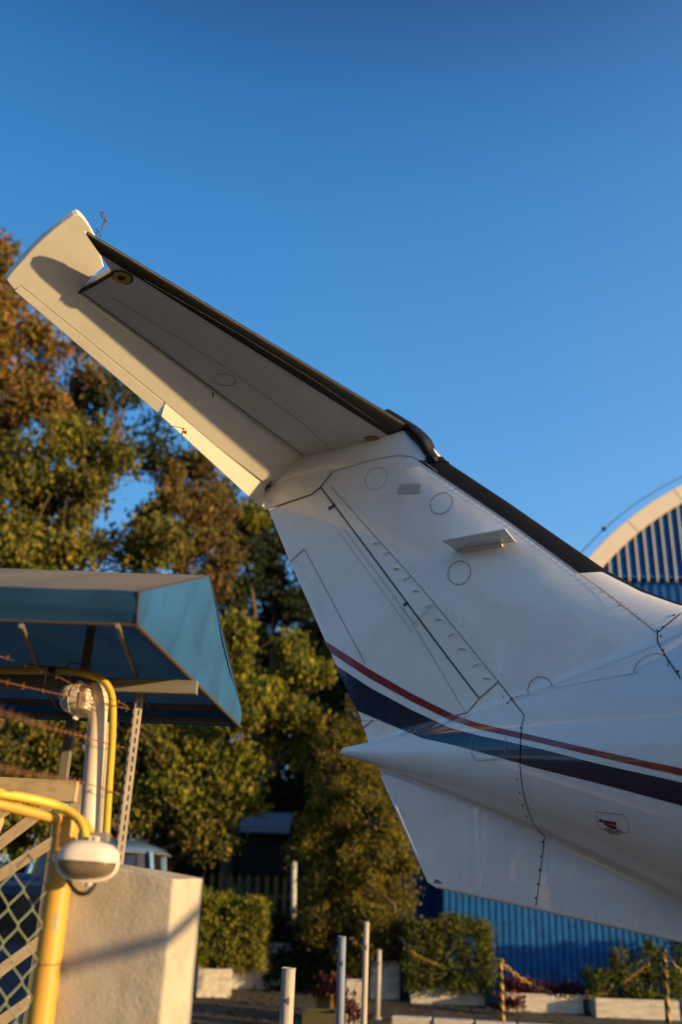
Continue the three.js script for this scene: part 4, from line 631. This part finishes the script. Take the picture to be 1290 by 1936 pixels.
// blob from a sight line: pixel centre, distance, radii in pixels
const BL = (px, py, z, rx, ry, pal, w = 1, rz) => { const p = atZ(px, py, z), q = atZ(px + rx, py, z), s = atZ(px, py - ry, z); const X = Math.abs(q.x - p.x), Y = Math.abs(s.y - p.y); return [p.x, p.y, p.z, X, Y, rz ?? (X + Y) / 2, pal, w]; };
function tree(name, label, cat, base, blobs, n, len, wid, tuft, r, o = {}) {
  const t = thing(name, label, cat, [base[0], 0, base[1]], 0, o.group); const B = blobs.map(b => [b[0] - base[0], b[1], b[2] - base[1], ...b.slice(3)]);
  foliage(t, 'crown', B, n, len, wid, tuft, o); if (r) limbs(t, V(0, 0, 0), B, r, o.crook); return t;
}
tree('autumn_tree', 'tall tree with orange and yellow-green autumn leaves at the left edge', 'tree', [-6.6, -16.5], [
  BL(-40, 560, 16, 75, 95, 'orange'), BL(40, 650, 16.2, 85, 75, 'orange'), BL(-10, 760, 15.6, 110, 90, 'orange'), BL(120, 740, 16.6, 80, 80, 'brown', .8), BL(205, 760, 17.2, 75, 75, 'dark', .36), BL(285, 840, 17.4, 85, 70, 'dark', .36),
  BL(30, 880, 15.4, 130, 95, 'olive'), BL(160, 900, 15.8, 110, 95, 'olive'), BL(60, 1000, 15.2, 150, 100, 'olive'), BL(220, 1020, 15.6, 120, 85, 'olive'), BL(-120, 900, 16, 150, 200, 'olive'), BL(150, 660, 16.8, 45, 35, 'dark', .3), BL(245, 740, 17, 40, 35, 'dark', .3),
], 52000, .12, .09, .15, .26);
tree('brown_tree', 'smaller tree with thin brownish leaves between the tall autumn tree and the dark tree', 'tree', [-4.6, -18.5], [
  BL(330, 905, 18, 70, 65, 'brown', .7), BL(385, 960, 18, 60, 80, 'brown', .8), BL(320, 1010, 17.6, 90, 80, 'brown'), BL(400, 1060, 17.8, 60, 60, 'brown')], 13000, .11, .08, .13, .14);
tree('dark_tree', 'dark green broad tree behind the rudder and the awning end', 'tree', [-2.2, -21.5], [
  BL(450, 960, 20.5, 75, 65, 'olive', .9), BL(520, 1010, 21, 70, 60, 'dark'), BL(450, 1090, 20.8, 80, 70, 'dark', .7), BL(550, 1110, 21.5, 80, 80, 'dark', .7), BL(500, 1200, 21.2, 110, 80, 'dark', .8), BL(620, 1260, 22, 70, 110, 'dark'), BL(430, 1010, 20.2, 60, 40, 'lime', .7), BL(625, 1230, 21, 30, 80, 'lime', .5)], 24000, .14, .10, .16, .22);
tree('leafy_tree', 'yellow-green sunlit leafy tree standing behind the awning', 'tree', [-3.4, -15.6], [
  BL(440, 1230, 15, 75, 55, 'lime', .8), BL(540, 1270, 15.4, 80, 60, 'lime', .8), BL(340, 1420, 14.8, 110, 75, 'lime'), BL(470, 1380, 15, 110, 80, 'lime'), BL(560, 1390, 15.6, 60, 70, 'olive'), BL(300, 1520, 14.6, 90, 55, 'lime'), BL(420, 1500, 15, 90, 50, 'lime'), BL(200, 1430, 14.8, 130, 100, 'olive'), BL(40, 1440, 14.4, 120, 90, 'olive'), BL(370, 1580, 14.8, 60, 50, 'olive', .8)], 46000, .10, .075, .11, .15);
tree('low_shrub_row', 'low leafy shrub behind the lattice gate', 'shrub', [-6, -13.6], [BL(30, 1580, 13.4, 130, 90, 'lime'), BL(-80, 1540, 13.4, 100, 90, 'olive'), BL(60, 1680, 13.2, 90, 60, 'dark')], 15000, .085, .06, .12, .06);
tree('cypress_shrub', 'golden-green conical cypress standing in front of the dark gap', 'tree', [.25, -14.9], [
  BL(672, 1395, 14.7, 45, 62, 'gold'), BL(650, 1480, 14.7, 80, 80, 'gold'), BL(705, 1560, 14.6, 92, 85, 'gold'), BL(625, 1600, 14.8, 70, 90, 'gold'), BL(706, 1680, 14.5, 92, 90, 'gold'), BL(632, 1710, 14.7, 66, 85, 'gold'), BL(690, 1775, 14.6, 72, 58, 'gold', .9)], 60000, .07, .03, .075, .12, { per: 40, subs: 34 });
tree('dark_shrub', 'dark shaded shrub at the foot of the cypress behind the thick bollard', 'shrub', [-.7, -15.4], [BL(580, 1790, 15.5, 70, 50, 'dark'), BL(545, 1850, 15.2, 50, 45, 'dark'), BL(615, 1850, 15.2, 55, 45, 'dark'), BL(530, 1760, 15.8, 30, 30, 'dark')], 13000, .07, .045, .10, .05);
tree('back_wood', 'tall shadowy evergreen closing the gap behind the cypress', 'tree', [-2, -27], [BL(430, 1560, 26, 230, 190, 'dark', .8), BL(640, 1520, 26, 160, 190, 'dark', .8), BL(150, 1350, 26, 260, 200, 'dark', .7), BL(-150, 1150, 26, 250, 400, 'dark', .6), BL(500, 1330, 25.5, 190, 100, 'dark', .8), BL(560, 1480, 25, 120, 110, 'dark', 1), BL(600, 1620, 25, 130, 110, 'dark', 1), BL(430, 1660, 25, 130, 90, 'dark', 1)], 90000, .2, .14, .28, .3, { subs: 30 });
tree('cypress_shrub', 'narrow dark green tree beside the navy stripe end of the tail', 'tree', [-.1, -23], [BL(640, 1300, 22.5, 35, 90, 'dark'), BL(660, 1420, 22.5, 60, 90, 'dark'), BL(730, 1500, 22.5, 80, 120, 'dark')], 9000, .12, .08, .15, .12);
function hedge(label, x0, x1, y0, y1, z, dz, pal, n, o = {}) { const a = atZ(x0, y1, z), b = atZ(x1, y0, z), t = thing('clipped_hedge', label, 'hedge', [(a.x + b.x) / 2, 0, -z]); foliage(t, 'leaves', [[0, (a.y + b.y) / 2, -dz / 2, (b.x - a.x) / 2, (b.y - a.y) / 2, dz / 2, pal]], n, o.len ?? .05, .034, o.tuft ?? .045, { cube: !o.loose, per: 14 }); if (!o.loose) { const S_ = []; for (let k = 0; k < 22; k++) { const x = rr(-.52, .52) * (b.x - a.x), hgt = rr(.02, .13); S_.push([x, b.y + hgt * .4 - (Math.abs(x) > .5 * (b.x - a.x) ? rr(0, b.y - a.y) : 0), -dz * rr(.1, .9), .05, hgt, .05, pal]); } foliage(t, 'shoots', S_, Math.round(n * .09), .05, .03, .025, { per: 7, subs: 4 }); }
  const h = []; for (let k = 0; k < 9; k++) { const x = rr(-.4, .4) * (b.x - a.x); h.push(rod(V(x, a.y - .12, -dz / 2), V(x + rr(-.1, .1), lerp(a.y, b.y, rr(.6, .95)), -dz * rr(.2, .8)), .011, 6, .004)); } part(t, 'stems', h, bark); return t; }
hedge('sunlit yellow-green hedge in the white planter right of the gate pillar', 372, 502, 1706, 1832, 14.3, .7, 'lime', 9000, { len: .06 });
hedge('dense clipped box hedge in the planter under the ventral fin', 772, 930, 1755, 1872, 13.9, .75, 'box', 15000, { len: .042 });
{ const t = hedge('sparse upright shrub in the rightmost concrete planter', 1122, 1284, 1850, 1888, 13.5, .45, 'box', 2600); const B = []; for (const [px, py, rx, ry] of [[1155, 1830, 28, 40], [1185, 1815, 26, 42], [1225, 1812, 36, 40], [1255, 1835, 28, 50], [1140, 1868, 30, 22], [1210, 1865, 30, 25]]) { const b = BL(px, py, 13.75, rx, ry, 'box', 1, .2); b[0] -= t.position.x; b[2] -= t.position.z; B.push(b); } foliage(t, 'shoots', B, 2600, .05, .032, .05, { per: 10 }); B.forEach(b => part(t, 'stem', rod(V(b[0], .3, b[2]), V(b[0] + rr(-.05, .05), b[1] + b[4], b[2]), .009, 6, .004), bark)); }
{ const t = hedge('out of frame box hedge further right along the hangar', 1302, 1520, 1770, 1890, 13.6, .5, 'box', 7000); }
const redPlant = (label, x0, x1, y0, y1, z, n) => { const a = atZ(x0, y1, z), b = atZ(x1, y0, z), t = thing('red_leaf_plant', label, 'plant', [(a.x + b.x) / 2, 0, -z]), B = []; const k = Math.max(2, Math.round((b.x - a.x) / .18)); for (let i = 0; i < k; i++) B.push([lerp(a.x, b.x, (i + .5) / k) - t.position.x, lerp(a.y, b.y, rr(.25, .5)), rr(-.15, .1), (b.x - a.x) / k * .7, (b.y - a.y) * rr(.4, .65), .14, 'red']); foliage(t, 'leaves', B, n, .075, .03, .05, { per: 9 }); part(t, 'stems', B.map(q => rod(V(q[0], a.y - .05, q[2]), V(q[0], q[1] + q[4] * .6, q[2]), .008, 6, .004)), bark); };
redPlant('low dark red leafed plants in the middle concrete planter', 957, 1100, 1860, 1882, 13.9, 1300); redPlant('dark red plant overhanging the left end of the middle planter', 955, 985, 1888, 1908, 13.1, 260);
redPlant('red leafed plant in the tall white planter behind the thin poles', 700, 768, 1790, 1822, 14.5, 700); redPlant('blurred red flowering plant in the yellow pot by the bluish pole', 596, 660, 1850, 1880, 12.0, 500); redPlant('small dark plant with pale leaves at the foot of the bluish pole', 640, 678, 1888, 1926, 11.2, 300);
// ------------------------------------------------------------------ planters
const concrete = new THREE.MeshStandardMaterial({ color: C(.58, .53, .46), roughness: .92, map: dirt(.4, 5, 6), bumpMap: stucco, bumpScale: .004 });
const soil = std([.035, .024, .016], 1);
function planter(label, xl, xr, yt, yb, turn, depth, mat = concrete, h = null, zz = null) {
  const p = zz ? atZ(xl, yb, zz) : atY(xl, yb, 0), q = zz ? atZ(xr, yb, zz) : atPlane(xr, yb, p, V(-Math.sin(rad(turn)), 0, Math.cos(rad(turn)))), w = q.clone().sub(p).setY(0).length(), top = h ?? atZ((xl + xr) / 2, yt, -(p.z + q.z) / 2).y;
  const t = thing('concrete_planter', label, 'planter', [p.x, 0, p.z], -rad(turn)); const k = .05;
  part(t, 'front_wall', box(w, top, k, w / 2, top / 2, -k / 2, .008), mat); part(t, 'back_wall', box(w, top, k, w / 2, top / 2, -depth + k / 2, .008), mat); for (const x of [k / 2, w - k / 2]) part(t, 'end_wall', box(k, top - .002, depth - 2 * k - .002, x, (top - .002) / 2, -depth / 2, .004), mat);
  part(t, 'soil', new THREE.BoxGeometry(w - 2 * k, .02, depth - 2 * k).translate(w / 2, top - .05, -depth / 2), soil); return t;
}
planter('cream concrete planter under the clipped box hedge', 777, 917, 1868, 1897, 1, .9); planter('cream concrete planter with low red plants', 957, 1104, 1880, 1912, 2, .7); planter('cream concrete planter at the right edge with the sparse shrub', 1128, 1286, 1890, 1924, 1, .7);
planter('tall white planter behind the thin poles', 700, 756, 1817, 1889, 0, .7); planter('white low planter wall of the sunlit hedge', 371, 436, 1832, 1886, -10, .9);
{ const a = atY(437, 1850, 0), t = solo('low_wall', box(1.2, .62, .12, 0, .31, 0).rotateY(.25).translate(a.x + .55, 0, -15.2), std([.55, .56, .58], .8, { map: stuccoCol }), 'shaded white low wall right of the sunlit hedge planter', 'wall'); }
planter('yellowish pot with red flowers left of the thin white pole', 598, 662, 1868, 1905, 0, .35, std([.28, .17, .035], .8, { map: stuccoCol }), null, 12.1); planter('pale block planter standing behind the tall thin pole', 652, 692, 1856, 1936, 0, .3, concrete, null, 11.6);
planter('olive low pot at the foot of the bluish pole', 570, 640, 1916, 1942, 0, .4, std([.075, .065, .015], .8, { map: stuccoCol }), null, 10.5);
// ------------------------------------------------------------------ bollards, poles, chain posts
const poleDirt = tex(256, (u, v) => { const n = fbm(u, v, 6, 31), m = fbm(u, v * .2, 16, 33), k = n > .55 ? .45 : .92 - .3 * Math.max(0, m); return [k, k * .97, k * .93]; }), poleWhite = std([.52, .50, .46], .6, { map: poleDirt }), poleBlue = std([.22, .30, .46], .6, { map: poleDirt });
function pole(name, label, px, py, z, dpx, mat, px2, cat = 'pole') { const t = atZ(px, py, z), s = atZ(px + dpx, py, z).x - t.x, f = atZ(px2, 1936, z), k = (t.x - f.x) / (t.y - f.y), g = thing(name, label, cat, [t.x - k * t.y, 0, -z]); part(g, 'shaft', rod(V(0, 0, 0), V(k * t.y, t.y, 0), s / 2, 20), mat); part(g, 'rim', orient(new THREE.TorusGeometry(s / 2, s * .05, 8, 24).rotateX(Math.PI / 2), V(k * t.y, t.y - .01, 0), V(k * t.y, t.y + .01, 0)), mat); part(g, 'base_plate', new THREE.CylinderGeometry(s, s, .02, 18).translate(0, .01, 0), mat); return g; }
pole('bollard', 'thick short cream bollard in the bottom centre foreground', 546, 1831, 7, 26, poleWhite, 541, 'bollard');
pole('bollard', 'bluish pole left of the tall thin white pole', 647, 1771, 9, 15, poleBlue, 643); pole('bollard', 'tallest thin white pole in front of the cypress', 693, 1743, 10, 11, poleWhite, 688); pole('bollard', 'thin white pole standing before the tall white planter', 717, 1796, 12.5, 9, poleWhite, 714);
pole('bollard', 'distant pale post in the dark gap left of the cypress', 556, 1628, 16, 11, std([.45, .47, .5], .5), 552);
const stripeTex = tex(128, (u, v) => ((v * 7 + u * .9) % 1) < .55 ? [.66, .50, .14] : [.035, .035, .04]), striped = new THREE.MeshStandardMaterial({ map: stripeTex, roughness: .5 });
const cp = [pole('chain_post', 'yellow and black striped chain post left of the middle planter', 946, 1813, 11.9, 9, striped, 951, 'post'), pole('chain_post', 'yellow and black striped chain post at the right edge', 1255, 1794, 11.0, 10, striped, 1264, 'post')];
{ const link = new THREE.TorusGeometry(.026, .0075, 6, 14).scale(1.45, .8, .8), yl = std([.50, .29, .035], .5), bk = std([.03, .028, .025], .5);
  const chain = (label, pts, yellowSpan) => { const P = pts.map(p => atZ(...p)), t = thing('barrier_chain', label, 'chain', P[0].toArray()), c = new THREE.CatmullRomCurve3(P.map(p => p.clone().sub(P[0])), false, 'catmullrom', .4), L = c.getLength(), n = Math.round(L / .056); for (let i = 0; i <= n; i++) { const u = i / n, q = c.getPointAt(u), d = c.getTangentAt(u), m = part(t, 'link', link, yellowSpan(u) ? yl : bk); m.position.copy(q); m.quaternion.setFromUnitVectors(V(1, 0, 0), d).multiply(new THREE.Quaternion().setFromAxisAngle(V(1, 0, 0), i % 2 ? 1.35 : .1)); } };
  chain('yellow and black plastic chain hanging before the clipped box hedge', [[758, 1775, 12.6], [785, 1805, 12.5], [850, 1832, 12.2], [910, 1832, 12], [946, 1818, 11.9]], u => (u > .14 && u < .52) || u > .86);
  chain('yellow and black plastic chain sagging onto the middle planter', [[946, 1818, 11.9], [985, 1850, 11.9], [1045, 1880, 11.95], [1110, 1885, 11.9], [1165, 1866, 11.6], [1215, 1830, 11.2], [1256, 1798, 11]], u => u < .17 || (u > .36 && u < .56) || (u > .68 && u < .9));
  chain('yellow chain leaving the right edge from the right chain post', [[1256, 1798, 11], [1290, 1840, 10.9], [1340, 1868, 10.8]], u => u > .2); }
{ // painted kerb, fence of pickets, roof glimpsed in the gap, and other far things
  const a = atY(738, 1946, 0), b = atY(880, 1950, 0), k = thing('painted_kerb', 'white painted concrete kerb at the bottom edge before the planters', 'kerb', [a.x, 0, a.z]); for (let i = 0; i < 4; i++) part(k, 'kerb_stone', box(.46, .13, .16, .24 + i * .475, .065, -.08 + i * .02, .02).rotateY(-.14), std([.62, .58, .5], .85, { map: dirt(.5, 7, 3) }));
  const pf = thing('picket_fence', 'low yellowish picket fence in the dark gap', 'fence', [atZ(400, 1680, 17.5).x, 0, -17.5]); const t = atZ(450, 1652, 17.5).y; for (let i = 0; i < 12; i++) part(pf, 'picket', hull([V(0, 0, 0), V(.07, 0, 0), V(.07, t - .05, 0), V(.035, t, 0), V(0, t - .05, 0), V(0, 0, .02), V(.07, 0, .02), V(.07, t - .05, .02), V(.035, t, .02), V(0, t - .05, .02)].map(p => p.add(V(i * .165 - .2, 0, 0))), [[4, 3, 2, 1, 0], [5, 6, 7, 8, 9], [0, 1, 6, 5], [1, 2, 7, 6], [2, 3, 8, 7], [3, 4, 9, 8], [4, 0, 5, 9]]), std([.18, .135, .04], .8)); part(pf, 'rail', box(2, .06, .02, .75, t - .35, -.015), std([.15, .11, .035], .8));
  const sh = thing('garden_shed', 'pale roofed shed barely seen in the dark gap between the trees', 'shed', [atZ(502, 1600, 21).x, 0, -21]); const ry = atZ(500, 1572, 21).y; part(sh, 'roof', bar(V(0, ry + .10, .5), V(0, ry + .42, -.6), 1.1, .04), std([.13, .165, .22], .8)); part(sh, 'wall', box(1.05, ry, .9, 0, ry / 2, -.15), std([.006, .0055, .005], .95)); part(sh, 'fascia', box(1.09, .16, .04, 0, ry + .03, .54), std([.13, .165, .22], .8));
  // agave in front of the pickets
  const ag = thing('spiky_plant', 'blue-green spiky plant above the sunlit hedge', 'plant', [atZ(455, 1700, 15.6).x, 0, -15.6]), gy = atZ(455, 1712, 15.6).y, gl = []; for (let i = 0; i < 26; i++) { const a = rr(0, 6.28), l = rr(.35, .6), e = rr(.5, 1.3); gl.push(orient(new THREE.ConeGeometry(.022, l, 5), V(0, gy, 0), V(Math.cos(a) * Math.cos(e) * l, gy + Math.sin(e) * l, Math.sin(a) * Math.cos(e) * l))); } gl.forEach(g => part(ag, 'blade', g, std([.05, .11, .09], .6))); part(ag, 'stem', rod(V(0, 0, 0), V(0, gy, 0), .05, 8), bark);
}
// dry leaf sprigs caught on the tailplane
function sprig(label, px, py, z, n, s, sx, sy) { const p = toL ? eye.clone().addScaledVector(dirPx(px, py).normalize(), z) : 0, t = thing('dry_sprig', label, 'twig', p.toArray()); const e = eye.clone().addScaledVector(dirPx(sx, sy).normalize(), z).sub(p); part(t, 'stem', tube([V(0, 0, 0), e.clone().multiplyScalar(.5).add(V(.006, 0, .01)), e], .0018, 10, 5), bark); for (let i = 0; i < n; i++) { const m = part(t, 'leaf', leafGeo(s, s * .6, .4), leafBrown[i % 3]); m.position.copy(e.clone().multiplyScalar(rr(0, .35))).add(V(rr(-.01, .01), rr(-.03, .02), rr(-.01, .01))); m.rotation.set(rr(-3, 3), rr(0, 6), rr(-3, 3)); } }
const leafBrown = [[.10, .06, .03], [.20, .13, .03], [.06, .05, .03]].map(c => new THREE.MeshStandardMaterial({ color: C(...c), roughness: .8, side: THREE.DoubleSide }));
sprig('dry leaf sprig in the sky above the tailplane tip', 198, 405, 5.0, 7, .032, 190, 443); sprig('tiny dry leaves caught at the black boot tip', 186, 441, 5.0, 4, .022, 180, 446); sprig('dry leaf sprig caught on the trim tab edge', 352, 812, 5.15, 7, .03, 322, 806);
// the row of trees across the road behind the photographer, seen only in the paint's reflections
[[-22, 3, 8.5], [-17.5, 6, 9.2], [-13, 9, 8.8], [-9, 12, 9], [-4.5, 15, 8], [0, 17, 7]].forEach(([x, z, h], i) => tree('roadside_tree', 'broad roadside tree behind the photographer, ' + ['leftmost', 'second from the left', 'third from the left', 'third from the right', 'second from the right', 'rightmost'][i] + ' of the row', 'tree', [x, z], [[x, h * .62, z, 2.9, h * .36, 2.6, 'dark'], [x - 1.6, h * .46, z + .5, 2.2, h * .28, 2, 'olive'], [x + 1.7, h * .48, z - .4, 2.2, h * .28, 2, 'dark'], [x, h * .25, z, 2.4, h * .22, 1.6, 'dark']], 8000, .36, .27, .3, .25, { group: 'trees across the road behind the photographer' }));

{ const n = 2600, m = new THREE.InstancedMesh(leafGeo(.07, .05, .35), leafM, n); m.name = 'fallen_leaves'; m.userData.kind = 'stuff'; m.receiveShadow = true; for (let i = 0; i < n; i++) { dummy.position.set(rr(-4, 6), .012, -rr(7, 15)); dummy.rotation.set(-1.57 + rr(-.3, .3), 0, rr(0, 6.28)); dummy.scale.setScalar(rr(.5, 1.2)); dummy.updateMatrix(); m.setMatrixAt(i, dummy.matrix); const q = PAL.brown[i % 4]; m.setColorAt(i, col.setRGB(q[0] * .5, q[1] * .5, q[2] * .5)); } tag(m, 'dry brown leaves scattered over the asphalt before the planters', 'leaves'); scene.add(m); }
scene.add(camera); renderer.render(scene, camera);
